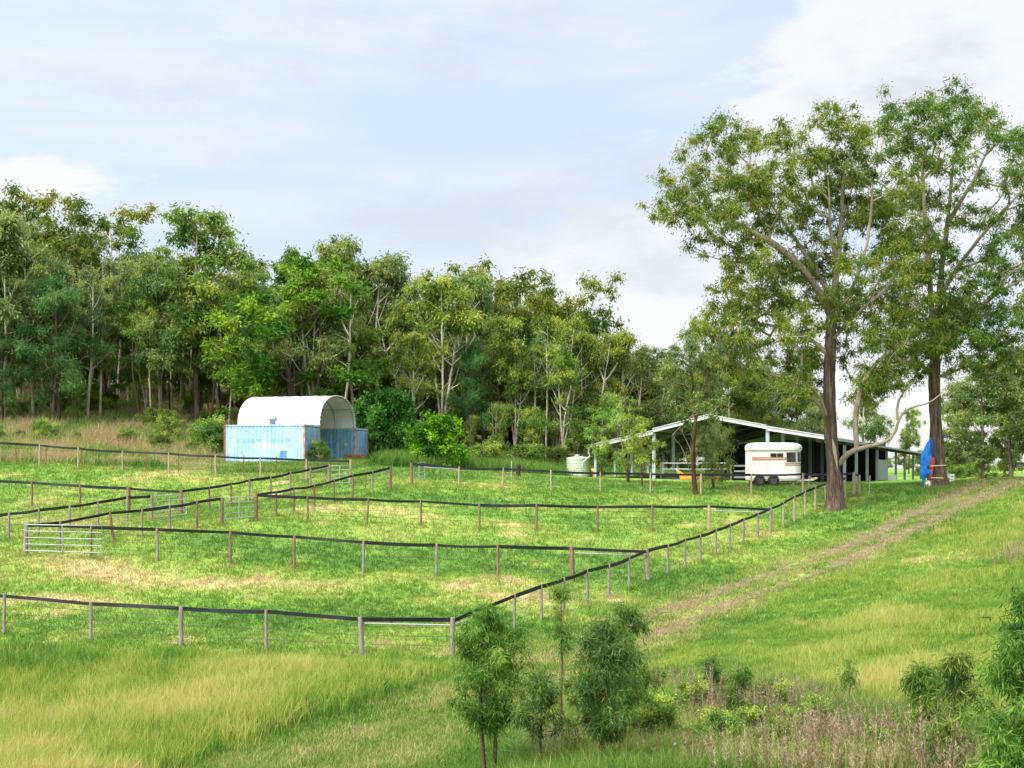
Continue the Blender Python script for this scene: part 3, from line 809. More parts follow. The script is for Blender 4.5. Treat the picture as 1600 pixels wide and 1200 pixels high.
def container(label, s0, pm, paint, rust_left):
    o = CO + EN * s0 - EX * CL; o.z = CZ
    root = thing('shipping_container', label, 'container', tuple(o), -CANG, 'pale blue shipping containers')
    V, Fq, pa = corrugated(CL - .24, .16, CH - .1, paint)
    V = V + np.array([.12, .03, 0])
    link('side_wall', np_mesh('side_wall', V, Fq, M[pm], {'paint': ('FACE', pa)}), root)
    V, Fq, pa = corrugated(CL - .24, .16, CH - .1, lambda x, z: np.zeros_like(x))
    V = V * np.array([1, -1, 1]) + np.array([.12, CW - .03, 0])
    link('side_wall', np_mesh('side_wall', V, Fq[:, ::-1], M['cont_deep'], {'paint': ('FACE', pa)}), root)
    V, Fq, pa = corrugated(CW - .24, .16, CH - .1, lambda x, z: np.zeros_like(x))
    V = np.c_[V[:, 1] + .04, V[:, 0] + .12, V[:, 2]]
    link('end_wall', np_mesh('end_wall', V, Fq, M['cont'], {'paint': ('FACE', pa)}), root)
    for (x, y) in ((.06, .06), (.06, CW - .06), (CL - .06, .06), (CL - .06, CW - .06)):
        mb = MB(); mb.box((x, y, CH / 2), (.12, .12, CH - .3)); mb.box((x, y, .09), (.17, .16, .17), bev=.02); mb.box((x, y, CH - .075), (.17, .16, .15), bev=.02)
        mb.build('corner_post', M['rust'] if (x < 1 and y < 1 and rust_left) else M['post_rust'], root)
    mb = MB()
    for y in (.045, CW - .045): mb.box((CL / 2, y, CH - .05), (CL - .2, .07, .1)); mb.box((CL / 2, y, .09), (CL - .2, .07, .16))
    for x in (.05, CL - .05): mb.box((x, CW / 2, CH - .06), (.08, CW - .2, .12)); mb.box((x, CW / 2, .08), (.08, CW - .2, .14))
    mb.build('frame_rails', M['cont'], root)
    mb = MB()
    for i in range(24): mb.box((.15 + i * .25, CW / 2, CH - .03 + .012 * (i % 2)), (.24, CW - .12, .03))
    mb.build('roof', M['cont'], root)
    for k, y in enumerate((.12, CW / 2 + .01)):
        mb = MB(); w = CW / 2 - .13
        mb.box((CL - .06, y + w / 2, CH / 2), (.05, w, CH - .36))
        for j in range(5): mb.box((CL - .03, y + w / 2, .35 + j * .46), (.025, w - .1, .2), bev=.008)
        d = mb.build('door', M['cont_door'], root)
        a = d.data.attributes.new('paint', 'FLOAT', 'FACE')
        for yy in (y + .25, y + .8):
            r = MB(); r.tube([(CL + .03, yy, .2), (CL + .03, yy, CH - .14)], .022, 8)
            for z in (.25, .75, 1.3, 1.9, 2.35): r.box((CL + .015, yy, z), (.04, .1, .07))
            r.box((CL + .05, yy - .12, 1.05), (.02, .3, .04)); r.build('lock_rod', M['cont_door'], d)
        for z in (.35, .95, 1.6, 2.25):
            h = MB(); yh = y + (.0 if k == 0 else w); h.box((CL - .005, yh, z), (.05, .1, .12), bev=.01); h.build('hinge', M['cont_door'], d)
    for nm in ('roof', 'frame_rails', 'door', 'lock_rod', 'hinge'): pass
    return root


cA = container('sun bleached blue container in front, with worn lettering on its long side', 0.0, 'cont', paint_front, True)
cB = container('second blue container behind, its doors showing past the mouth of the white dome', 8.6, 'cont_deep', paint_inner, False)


def build_dome():
    o = CO + EN * 5.52; o.z = CZ + CH
    root = thing('dome_shelter', 'white fabric dome shelter arched between the two blue containers', 'shelter', tuple(o), -CANG)
    hs, rise, n = 3.12, 2.2, 40
    prof = []
    for i in range(n + 1):
        a = math.pi * i / n; c, s = math.cos(a), math.sin(a)
        prof.append((-hs * math.copysign(abs(c) ** .92, c), rise * s ** .86 + .02))
    Ln, m = CL + .25, 36
    V = []; Fs = []
    for sh in (0.0, -.03):
        for j in range(m + 1):
            x = -Ln + Ln * j / m
            for i, (y, z) in enumerate(prof):
                e = .07 * abs(math.sin(i * math.pi * .5)) if j == m else 0.0
                pinch = -.035 * (abs(math.sin(math.pi * 4 * j / m)) ** .5)   # fabric dips between the arches
                k = 1 + (sh + pinch) / 2.6
                V.append((x - e, y * k, z * k + .0))
    N = (m + 1) * (n + 1)
    for L_ in range(2):
        for j in range(m):
            for i in range(n):
                a = L_ * N + j * (n + 1) + i; q4 = (a, a + 1, a + n + 2, a + n + 1)
                Fs.append(q4 if L_ == 0 else q4[::-1])
    for i in range(n):
        a = m * (n + 1) + i; Fs.append((a, a + 1, N + a + 1, N + a))
    link('canopy', np_mesh('canopy', np.array(V), np.array(Fs), M['fabric'], smooth=True), root)
    # scalloped lacing hem at the mouth
    mb = MB(); pts = []
    for i in range(n * 3 + 1):
        a = math.pi * i / (n * 3); c, s = math.cos(a), math.sin(a)
        pts.append((.01 - .06 * abs(math.sin(i * math.pi / 5)), -hs * math.copysign(abs(c) ** .92, c) * .992, rise * s ** .86 * .992 + .02))
    mb.tube(pts, .035, 6); mb.build('hem', M['fabric'], root)
    for k in range(5):
        mb = MB(); x = -.12 - k * (Ln - .3) / 4
        mb.tube([(x, y * .965, z * .965) for y, z in prof[::2]], .038, 8); mb.build('arch_rib', M['galv'], root)
    for k in range(4):                                                  # welded seams of the cover, standing just proud
        x = -Ln * (k + .5) / 4 * .98 - .1
        mb = MB(); mb.tube([(x, y * .992, z * .992) for y, z in prof[1:-1]], .022, 6); mb.build('cover_seam', M['fabric'], root)
    for i in (8, 20, 32):
        mb = MB(); y, z = prof[i]; mb.tube([(-Ln + .1, y * .95, z * .95), (-.1, y * .95, z * .95)], .024, 6); mb.build('purlin', M['galv'], root)
    # closed back
    V = [(-Ln + .02, y * .985, z * .985) for y, z in prof] + [(-Ln + .02, 0, 0)]
    mb = MB(); mb.add(V, [(i, i + 1, n + 1) for i in range(n)]); bk = mb.build('back_panel', M['fabric'], root)
    md = bk.modifiers.new('thick', 'SOLIDIFY'); md.thickness = .02


build_dome()
mb = MB(); mb.lathe([(.001, -.02), (.2, -.02), (.2, .26), (.31, .30), (.35, .38), (.33, .46), (.22, .54), (.001, .57)], 20)
p = CO - EX * 2.62 + EN * .5; p.z = CZ + CH
tag(mb.build('roof_vent', M['galv'], None, tuple(p)), 'small spinning metal vent on the roof of the front blue container', 'vent')

p = pick(536, 723, 80, 95); p = CO + EN * 6.6 + EX * .75; p.z = ground(p.x, p.y)
root = thing('timber_pile', 'stack of broken brown timber slabs between the two blue containers', 'timber pile', tuple(p), -CANG)
for k in range(9):
    mb = MB(); z = .09 + (k // 3) * .2; y = (k % 3) * .24 - .24
    mb.box((random.uniform(-.1, .1), y, z + random.uniform(-.01, .02)), (random.uniform(1.1, 1.5), .21, .17), Matrix.Rotation(random.uniform(-.12, .12), 3, 'Z') @ Matrix.Rotation(random.uniform(-.06, .06), 3, 'Y'), .015)
    mb.build('timber_slab', M['timber_old'], root)


# ------------------------------------------------------------------ steel shed
SO = Vector((22.8, 88.0, 0)); SU = Vector((-.8975, .441, 0)); SD = Vector((.441, .8975, 0))
SFZ = -1.0


def S(w, t, z): p = SO + SU * w + SD * t; return Vector((p.x, p.y, z))


def build_shed():
    o = S(9, 0, SFZ)
    root = thing('steel_shed', 'long open sided steel shed with low gable and dark interior behind the white trailer', 'shed', tuple(o))
    rel = lambda w, t, z: S(w, t, z) - o
    roofz = [(-.25, 2.14), (4.66, 2.95), (4.66, 3.05), (9.03, 3.92), (13.4, 2.92), (13.4, 2.78), (18.45, 1.76)]
    TL = 47.0
    bays = [0, 4.6, 9.2, 13.8, 18.4, 23.2, 28.2, 33.4, 38.8, 44.2]
    fall = lambda t: -.55 * max(0, (t - 4)) / 43.0       # the long roof steps down with the ground
    for nm, segs in (('lean_to_roof', [(0, 1)]), ('gable_roof', [(2, 3), (3, 4)]), ('lean_to_roof', [(5, 6)])):
        mb = MB()
        for a, b in segs:
            (w0, z0), (w1, z1) = roofz[a], roofz[b]
            tl = TL if a != 5 else 26
            k = max(6, int(abs(w1 - w0) / .4))
            vs = []
            for t in (-.15, tl):
                for i in range(k + 1):
                    f = i / k; vs.append(rel(w0 + (w1 - w0) * f, t, z0 + (z1 - z0) * f + fall(t)))
                for i in range(k + 1):
                    f = i / k; vs.append(rel(w0 + (w1 - w0) * f, t, z0 + (z1 - z0) * f + fall(t) - .05))
            q = 2 * (k + 1); fs = []
            for i in range(k):
                fs += [(i, i + 1, q + i + 1, q + i), (k + 1 + i, q + k + 1 + i, q + k + 2 + i, k + 2 + i), (i, k + 1 + i, k + 2 + i, i + 1), (q + i, q + i + 1, q + k + 2 + i, q + k + 1 + i)]
            mb.add(vs, fs)
        mb.build(nm, M['roof'], root)
    for a, b in ((0, 1), (2, 3), (3, 4), (5, 6)):
        (w0, z0), (w1, z1) = roofz[a], roofz[b]
        mb = MB(); mb.beam(rel(w0, -.2, z0 - .06), rel(w1, -.2, z1 - .06), .06, .24); mb.beam(rel(w0, -.25, z0 + .1), rel(w1, -.25, z1 + .1), .1, .05)
        mb.build('barge_fascia', M['fascia'], root)
    mb = MB(); mb.beam(rel(-.33, -.1, 2.05), rel(-.33, TL, 2.05 + fall(TL)), .14, .14); mb.build('gutter', M['gutter'], root)
    mb = MB(); mb.beam(rel(18.55, -.1, 1.68), rel(18.55, 26, 1.68 + fall(26)), .14, .14); mb.build('gutter', M['fascia'], root)
    mb = MB(); mb.beam(rel(0, 0, 1.93), rel(0, TL - .5, 1.93 + fall(TL)), .12, .28); mb.build('eave_beam', M['dark_board_shade'], root)
    def col(w, t, top, wd=.19):
        mb = MB(); b = rel(w, t, SFZ - .4); tt = rel(w, t, top + fall(t))
        # C section: web and two flanges
        mb.box((b + tt) / 2, (wd, .02, (tt - b).length), Matrix.Rotation(math.radians(-26), 3, 'Z'))
        for s in (-1, 1):
            off = Matrix.Rotation(math.radians(-26), 3, 'Z') @ Vector((s * wd / 2, .05, 0))
            mb.box((b + tt) / 2 + off, (.02, .12, (tt - b).length - .004), Matrix.Rotation(math.radians(-26), 3, 'Z'))
        mb.build('column', M['column'], root)
    for t in bays: col(.05, t, 1.95)
    for t in bays[:1] + bays[1:6]: col(4.66, t, 2.85, .24)
    for t in bays[:6]: col(13.4, t, 2.7, .24)
    for t in (0, 4.2, 8, 12, 16, 20): col(18.2, t, 1.65)
    for t in bays[1:6]:                                                  # rafters across
        mb = MB()
        for a, b in ((0, 1), (2, 3), (3, 4), (5, 6)):
            (w0, z0), (w1, z1) = roofz[a], roofz[b]; mb.beam(rel(w0, t, z0 - .2 + fall(t)), rel(w1, t, z1 - .2 + fall(t)), .08, .22)
        mb.build('rafter', M['roof'], root)
    mb = MB()
    for w in (1.2, 2.6, 5.6, 6.8, 8, 10, 11.2, 12.4, 14.5, 15.8, 17.1):
        for (a, b) in ((0, 1), (2, 3), (3, 4), (5, 6)):
            (w0, z0), (w1, z1) = roofz[a], roofz[b]
            if w0 < w < w1:
                z = z0 + (z1 - z0) * (w - w0) / (w1 - w0) - .1; mb.beam(rel(w, 0, z), rel(w, 25, z + fall(25)), .05, .09)
    mb.build('purlins', M['roof'], root)
    # walls put in to darken the shed, its shade in their near black
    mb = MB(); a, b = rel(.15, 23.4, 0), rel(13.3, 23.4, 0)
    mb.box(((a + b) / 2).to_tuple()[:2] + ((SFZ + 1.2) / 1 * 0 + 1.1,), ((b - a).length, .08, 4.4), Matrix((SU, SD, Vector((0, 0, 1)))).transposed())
    mb.build('shade_wall', M['dark_board_shade'], root)
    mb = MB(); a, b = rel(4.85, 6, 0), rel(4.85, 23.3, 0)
    mb.box(((a + b) / 2).to_tuple()[:2] + (1.15,), (.08, (b - a).length, 4.2), Matrix((SU, SD, Vector((0, 0, 1)))).transposed()); mb.build('shade_wall', M['dark_board_shade'], root)
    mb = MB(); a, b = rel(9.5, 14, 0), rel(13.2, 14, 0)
    mb.box(((a + b) / 2).to_tuple()[:2] + (1.2,), ((b - a).length, .08, 3.6), Matrix((SU, SD, Vector((0, 0, 1)))).transposed()); mb.build('shade_wall', M['dark_board_shade'], root)
    mb = MB()                                                           # ribbed grey sheet on one bay of the long side
    for i in range(19):
        mb.box(rel(-.02 - .012 * (i % 2), 18.6 + i * .242, SFZ + .62 + .25 - .0), (.03, .24, 1.75), Matrix((SU, SD, Vector((0, 0, 1)))).transposed())
    mb.build('wall_sheet', M['panel'], root)
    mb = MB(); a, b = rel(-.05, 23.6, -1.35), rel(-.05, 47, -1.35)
    mb.beam(a, b, .05, .5); mb.build('kick_board', M['dark_board_shade'], root)
    mb = MB(); mb.beam(rel(-.06, 23.6, -1.05), rel(-.06, 47, -1.15), .05, .05); mb.build('kick_rail', M['column'], root)
    mb = MB(); mb.tube([rel(18.62, -.15, 1.62), rel(18.7, -.15, 1.25), rel(18.55, -.2, 1.0), rel(19.1, -.25, .5), rel(19.2, -.25, .15)], .05, 8); mb.build('downpipe', M['fascia'], root)


build_shed()
p = S(.1, 25.5, 0); p.z = ground(p.x, p.y)
mb = MB(); mb.box((0, 0, .35), (.9, .6, .7), bev=.04); mb.box((0, 0, .74), (.96, .66, .06), bev=.02); mb.box((0, -.31, .5), (.3, .03, .05))
tag(mb.build('feed_bin', M['float_white'], None, tuple(p)), 'white bin standing at the foot of the far shed columns', 'bin')

# yard rails under the gable
root = thing('yard_rail_fence', 'pale three rail steel yard panel under the left half of the shed gable', 'yard rail', tuple(S(13.1, .8, SFZ)), 0, 'steel yard panels in the shed')
o = S(13.1, .8, SFZ)
for z in (.55, .95, 1.4):
    mb = MB(); mb.tube([S(13.1, .8, SFZ + z) - o, S(7.6, .8, SFZ + z) - o], .035, 8); mb.build('rail', M['galv'], root)
for w in (13.1, 10.4, 7.6):
    mb = MB(); mb.tube([S(w, .8, SFZ - .3) - o, S(w, .8, SFZ + (1.6 if w < 8 else 1.45)) - o], .07 if w < 8 else .035, 8); mb.build('post', M['post_grey'] if w < 8 else M['galv'], root)
mb = MB(); a, b = S(13, .9, SFZ + .22) - o, S(7.8, .9, SFZ + .22) - o; mb.beam(a, b, .03, .5); mb.build('kick_board', M['dark_board_shade'], root)
root = thing('yard_rail_fence', 'dark weathered yard panel between the pale rails and the white trailer', 'yard rail', tuple(S(7.4, .8, SFZ)), 0, 'steel yard panels in the shed')
o = S(7.4, .8, SFZ)
for z in (.35, .8, 1.2):
    mb = MB(); mb.beam(S(7.4, .85, SFZ + z) - o, S(4.7, .85, SFZ + z) - o, .03, .12); mb.build('rail', M['roof'], root)
mb = MB(); mb.tube([S(6.1, .8, SFZ - .3) - o, S(6.1, .8, SFZ + 1.5) - o], .06, 8); mb.build('post', M['post_grey'], root)

p = S(10.4, .1, SFZ); p.z = ground(p.x, p.y)
root = thing('mower_deck', 'orange slasher mower deck parked low in front of the yard rails', 'mower', tuple(p), math.radians(-26))
mb = MB(); mb.box((0, 0, .26), (1.5, 1.2, .1), Matrix.Rotation(math.radians(5), 3, 'Y'), .02); mb.box((-.76, 0, .22), (.05, 1.2, .3), bev=.01); mb.box((.76, 0, .12), (.05, 1.2, .24), bev=.01); mb.box((0, -.61, .15), (1.5, .04, .25)); mb.build('deck', M['orange'], root)
mb = MB(); mb.lathe([(.001, .3), (.18, .3), (.18, .5), (.12, .56), (.001, .56)], 14); mb.build('gearbox', M['roof'], root)
mb = MB(); mb.tube([(-.5, 0, .3), (-1.3, .1, .75)], .05, 8); mb.tube([(-.7, .4, .3), (-1.3, .1, .75), (-.7, -.4, .3)], .035, 8); mb.build('hitch_arms', M['orange'], root)
mb = MB(); mb.lathe([(.001, -.06), (.2, -.06), (.22, 0), (.2, .06), (.001, .06)], 16, (.95, 0, .2), 'Y'); mb.build('tail_wheel', M['black'], root)
mb = MB(); mb.box((1.6, 0, .2), (1.1, .5, .16), bev=.03); mb.box((1.6, 0, .06), (1.0, .4, .12)); mb.build('skid_tray', M['orange'], root)

# water tank
p = Vector(W(903.5, 745, 97.5)); p.z = min(p.z, ground(p.x, p.y))
root = thing('water_tank', 'round pale green ribbed water tank at the left corner of the shed', 'tank', tuple(p))
prof = []; zz = 0.0
while zz < 1.36:
    prof += [(.93, zz), (.93, zz + .07), (.905, zz + .09), (.905, zz + .115)]; zz += .13
mb = MB(); mb.lathe([(.001, 0)] + prof, 40); mb.build('tank_body', M['tank'], root)
mb = MB(); mb.lathe([(.95, zz - .02), (.96, zz + .03), (.6, zz + .12), (.25, zz + .17), (.001, zz + .17)], 40)
for k in range(10):
    a = k * math.pi / 5; mb.beam((.28 * math.cos(a), .28 * math.sin(a), zz + .175), (.9 * math.cos(a), .9 * math.sin(a), zz + .055), .06, .03)
mb.build('tank_lid', M['tank'], root)
mb = MB(); mb.lathe([(.001, .15), (.22, .15), (.22, .26), (.12, .32), (.001, .33)], 14, (-.1, -.2, zz)); mb.build('access_cap', M['galv'], root)
p2 = Vector(W(927, 736, 97)); p2.z = ground(p2.x, p2.y)
mb = MB(); mb.lathe([(.001, .4), (.11, .4), (.14, .55), (.15, .7), (.001, .7)], 12); mb.tube([(0, 0, -.1), (0, 0, .42)], .025, 6)
tag(mb.build('tap_marker', M['yellow'], None, tuple(p2)), 'small yellow capped standpipe beside the green tank', 'standpipe')


# ------------------------------------------------------------------ horse trailer
def build_trailer():
    Y = 77.0; k = Y / F
    o = Vector(W(1173, 758.5, Y)); o.z = ground(o.x, o.y + .3) - .02
    gx0 = o.z
    root = thing('horse_trailer', 'white two axle horse trailer with red brown stripes parked before the shed', 'trailer', tuple(o), math.radians(-2))
    L, Wd = 3.2, 1.95
    H = lambda py: (758.5 - py) * k
    X = lambda px: (px - 1173) * k
    # plan outline, near side first (y = 0), rounded nose on the right
    rr = .62; out = [(0, .08), (.08, 0)]
    out += [(L - rr + rr * math.sin(a), rr - rr * math.cos(a)) for a in np.linspace(0, math.pi / 2, 9)]
    out += [(L - rr + rr * math.cos(a), Wd - rr + rr * math.sin(a)) for a in np.linspace(0, math.pi / 2, 9)]
    out += [(.08, Wd), (0, Wd - .08)]

    def shell(rings):
        """rings of (z, offset in, shift of nose) over the plan outline"""
        mb = MB(); vs = []; n = len(out); cx, cy = L / 2, Wd / 2
        for z, ins, nose in rings:
            for (x, y) in out:
                sx = 1 - ins / (L / 2); sy = 1 - ins / (Wd / 2)
                vs.append((cx + (x - cx) * sx + nose * max(0, (x - cx) / cx), cy + (y - cy) * sy, z))
        fs = []
        for i in range(len(rings) - 1):
            for j in range(n): fs.append((i * n + j, i * n + (j + 1) % n, (i + 1) * n + (j + 1) % n, (i + 1) * n + j))
        mb.add(vs, fs, False); mb.add(vs[:n], [tuple(range(n))[::-1]]); mb.add(vs[-n:], [tuple(range(n))])
        return mb
    zb, zt = H(750), H(703.5)
    shell([(zb, .06, -.1), (zb + .12, .0, 0), (H(727.8), 0, 0), (H(727.6), .008, 0), (H(727.2), .008, 0), (H(727), 0, 0), (H(720.2), 0, 0), (H(720), .008, 0), (H(719.6), .008, 0), (H(719.4), 0, 0), (zt, 0, 0)]).build('body', M['float_white'], root)
    shell([(zt + .01, -.03, 0), (zt + .06, -.06, 0), (H(699), -.07, .02), (H(695), -.05, 0), (H(692.3), .03, -.06), (H(690.8), .14, -.16), (H(690.3), .3, -.3)]).build('roof', M['float_roof'], root)
    dx_ = [0]
    for a, b in zip(out[1:-1], out[2:]): dx_.append(dx_[-1] + math.dist(a, b))
    near = out[1:]

    def along(s):
        acc = 0
        for a, b in zip(near[:-1], near[1:]):
            l = math.dist(a, b)
            if acc + l >= s:
                f = (s - acc) / l; return (a[0] + (b[0] - a[0]) * f, a[1] + (b[1] - a[1]) * f, (b[0] - a[0]) / l, (b[1] - a[1]) / l)
            acc += l
        return (*near[-1], 1, 0)

    def patch(name, s0, s1, z0, z1, off, material, par=root, bev=0.0):
        n = max(2, int((s1 - s0) / .06)); mb = MB(); vs = []
        for i in range(n + 1):
            x, y, tx, ty = along(s0 + (s1 - s0) * i / n - .08)
            for d in (off, -.01):
                for z in (z0, z1): vs.append((x + ty * d, y - tx * d, z))
        fs = []
        for i in range(n):
            a = i * 4; b = a + 4
            fs += [(a, b, b + 1, a + 1), (a + 1, b + 1, b + 3, a + 3), (a, a + 2, b + 2, b)]
        fs += [(0, 1, 3, 2), (n * 4, n * 4 + 2, n * 4 + 3, n * 4 + 1)]
        mb.add(vs, fs); return mb.build(name, material, par)
    nose = (math.pi / 2 * rr - rr)                                   # extra length round the corner
    for (x0, x1, y0, y1) in ((1203.5, 1213, 707, 713), (1213.8, 1223.5, 707, 713), (1228.5, 1243, 705.5, 721)):
        f = patch('window_frame', X(x0), X(x1), H(y1), H(y0), .012, M['frame']); patch('pane', X(x0) + .03, X(x1) - .03, H(y1) + .03, H(y0) - .03, .018, M['window'], f)
    f = patch('window_frame', X(1246.5), X(1246.5) + .62, H(720.5), H(705.5), .012, M['frame']); patch('pane', X(1246.5) + .03, X(1246.5) + .59, H(720) + .03, H(706) - .03, .018, M['window'], f)
    for (x0, x1, y0, y1) in ((1175.5, 1228, 713.2, 718), (1227, 1262, 722, 726.6)):
        f = patch('stripe', X(x0), X(x1), H(y1), H(y0), .006, M['stripe']); patch('stripe_centre', X(x0) + .04, X(x1) - (.04 if x1 < 1240 else .3), H(y1) + .055, H(y0) - .055, .011, M['stripe_pale'], f)
    patch('side_hatch', X(1183), X(1199), H(738), H(728.3), .014, M['float_white'])
    patch('body_seam', X(1199.4), X(1199.9), H(750), H(720), .008, M['seam']); patch('body_seam', X(1174), X(1247), H(740.2), H(739.8), .008, M['seam'])
    # rear ramp edge
    mb = MB(); mb.box((-.02, Wd / 2, (zb + zt) / 2), (.05, Wd - .16, zt - zb - .1), bev=.015); mb.build('tail_ramp', M['float_white'], root)
    for x, side in ((X(1187), 0), (X(1208), 0), (X(1187), 1), (X(1208), 1)):
        yc = .02 if side == 0 else Wd - .02
        mb = MB(); R = .345
        mb.lathe([(.19, -.09), (R - .03, -.1), (R, -.07), (R, .07), (R - .03, .1), (.19, .09)], 32, (0, 0, 0), 'Y')
        wl = link('wheel', None, root, (x, yc, R)); wl.empty_display_size = .1
        mb.build('tyre', M['black'], wl)
        mb = MB(); mb.lathe([(.001, -.05), (.06, -.07), (.09, -.05), (.14, -.04), (.2, -.08)], 24, (0, 0, 0), 'Y'); mb.lathe([(.2, -.08), (.2, .08), (.001, .06)], 24, (0, 0, 0), 'Y')
        for q_ in range(6):
            a = q_ * math.pi / 3; mb.box((.1 * math.cos(a), -.055, .1 * math.sin(a)), (.025, .03, .025))
        mb.build('rim', M['rim'], wl)
    for side in (0, 1):
        y0 = -.1 if side == 0 else Wd + .1
        mb = MB(); vs = []; c1, c2 = X(1187), X(1208); prof = [(c1 + .44 * math.cos(a), .35 + .43 * math.sin(a)) for a in np.linspace(math.pi * 1.02, math.pi * .5, 8)] + [(c2 + .44 * math.cos(a), .35 + .43 * math.sin(a)) for a in np.linspace(math.pi * .5, -.02 * math.pi, 8)]
        for (x, z) in prof:
            for (yy, zz) in ((y0, z), (y0, z - .05), (y0 + (.22 if side == 0 else -.22), z)): vs.append((x, yy, zz))
        fs = []
        for i in range(len(prof) - 1):
            a = i * 3; b = a + 3; fs += [(a, b, b + 1, a + 1), (a, a + 2, b + 2, b)]
        mb.add(vs, fs); gd = mb.build('mudguard', M['float_white'], root); md = gd.modifiers.new('t', 'SOLIDIFY'); md.thickness = .012
        mb = MB()                                                      # dark wheel well behind the tyres
        mb.box(((c1 + c2) / 2, .05 if side == 0 else Wd - .05, .5), (1.5, .02, .52)); 
    mb = MB(); mb.box((L / 2 - .1, Wd / 2, zb - .03), (L - .5, Wd - .3, .1)); mb.box((X(1197.5), Wd / 2, .36), (.08, Wd - .2, .08)); mb.box((X(1187), Wd / 2, .345), (.07, Wd - .2, .07)); mb.box((X(1208), Wd / 2, .345), (.07, Wd - .2, .07)); mb.build('chassis', M['rim'], root)
    e = (X(1276), Wd / 2, H(748.5))
    mb = MB(); mb.beam((L - .5, .35, zb), e, .07, .1); mb.beam((L - .5, Wd - .35, zb), e, .07, .1); mb.build('drawbar', M['float_white'], root)
    mb = MB(); mb.box((e[0] - .02, e[1], e[2] + .06), (.34, .12, .12), bev=.03); mb.box((e[0] + .14, e[1], e[2] + .1), (.16, .09, .1), bev=.02); mb.tube([(e[0] - .2, e[1], e[2] + .08), (e[0] - .26, e[1], e[2] + .26)], .02, 6); mb.build('coupling', M['strap'], root)
    mb = MB(); mb.tube([(e[0] - .35, e[1] - .12, .1), (e[0] - .35, e[1] - .12, .62)], .03, 8); mb.lathe([(.001, -.03), (.09, -.035), (.1, 0), (.09, .035), (.001, .03)], 14, (e[0] - .35, e[1] - .12, .09), 'Y'); mb.build('jockey_wheel', M['galv'], root)
    mb = MB(); mb.box((X(1240), .3, .16), (.12, .12, .32), bev=.01); mb.build('support_leg', M['galv'], root)
    mb = MB(); mb.box((X(1251), .12, H(699)), (.12, .05, .05), bev=.01); mb.build('marker_light', M['frame'], root)
    mb = MB(); mb.box((X(1178), -.005, H(702)), (.3, .02, .03)); mb.build('roof_latch', M['frame'], root)


build_trailer()


# ------------------------------------------------------------------ trees
def sweep(pts, rad, sides):
    """tube rings through pts; returns V, F (quads)"""
    pts = np.asarray(pts, float); n = len(pts)
    T = np.gradient(pts, axis=0); T /= np.linalg.norm(T, axis=1)[:, None] + 1e-9
    ref = np.array([1.0, 0, 0]) if abs(T[0, 0]) < .8 else np.array([0, 1.0, 0])
    N1 = np.empty_like(T)
    for i in range(n):
        ref = ref - T[i] * ref.dot(T[i]); ref /= np.linalg.norm(ref) + 1e-9; N1[i] = ref
    N2 = np.cross(T, N1)
    a = np.arange(sides) * 2 * math.pi / sides
    V = pts[:, None, :] + (N1[:, None, :] * np.cos(a)[None, :, None] + N2[:, None, :] * np.sin(a)[None, :, None]) * np.asarray(rad)[:, None, None]
    idx = np.arange(n * sides).reshape(n, sides); nx = np.roll(idx, -1, 1)
    Fq = np.stack([idx[:-1].ravel(), nx[:-1].ravel(), nx[1:].ravel(), idx[1:].ravel()], 1)
    return V.reshape(-1, 3), Fq


def smooth_path(pts, step):
    P_ = np.asarray(pts, float)
    for _ in range(2):
        Q = [P_[0]]
        for a, b in zip(P_[:-1], P_[1:]): Q += [a * .75 + b * .25, a * .25 + b * .75]
        Q.append(P_[-1]); P_ = np.array(Q)
    d = np.r_[0, np.cumsum(np.linalg.norm(np.diff(P_, axis=0), axis=1))]
    n = max(3, int(d[-1] / step) + 1); s = np.linspace(0, d[-1], n)
    return np.stack([np.interp(s, d, P_[:, i]) for i in range(3)], 1), s / d[-1]


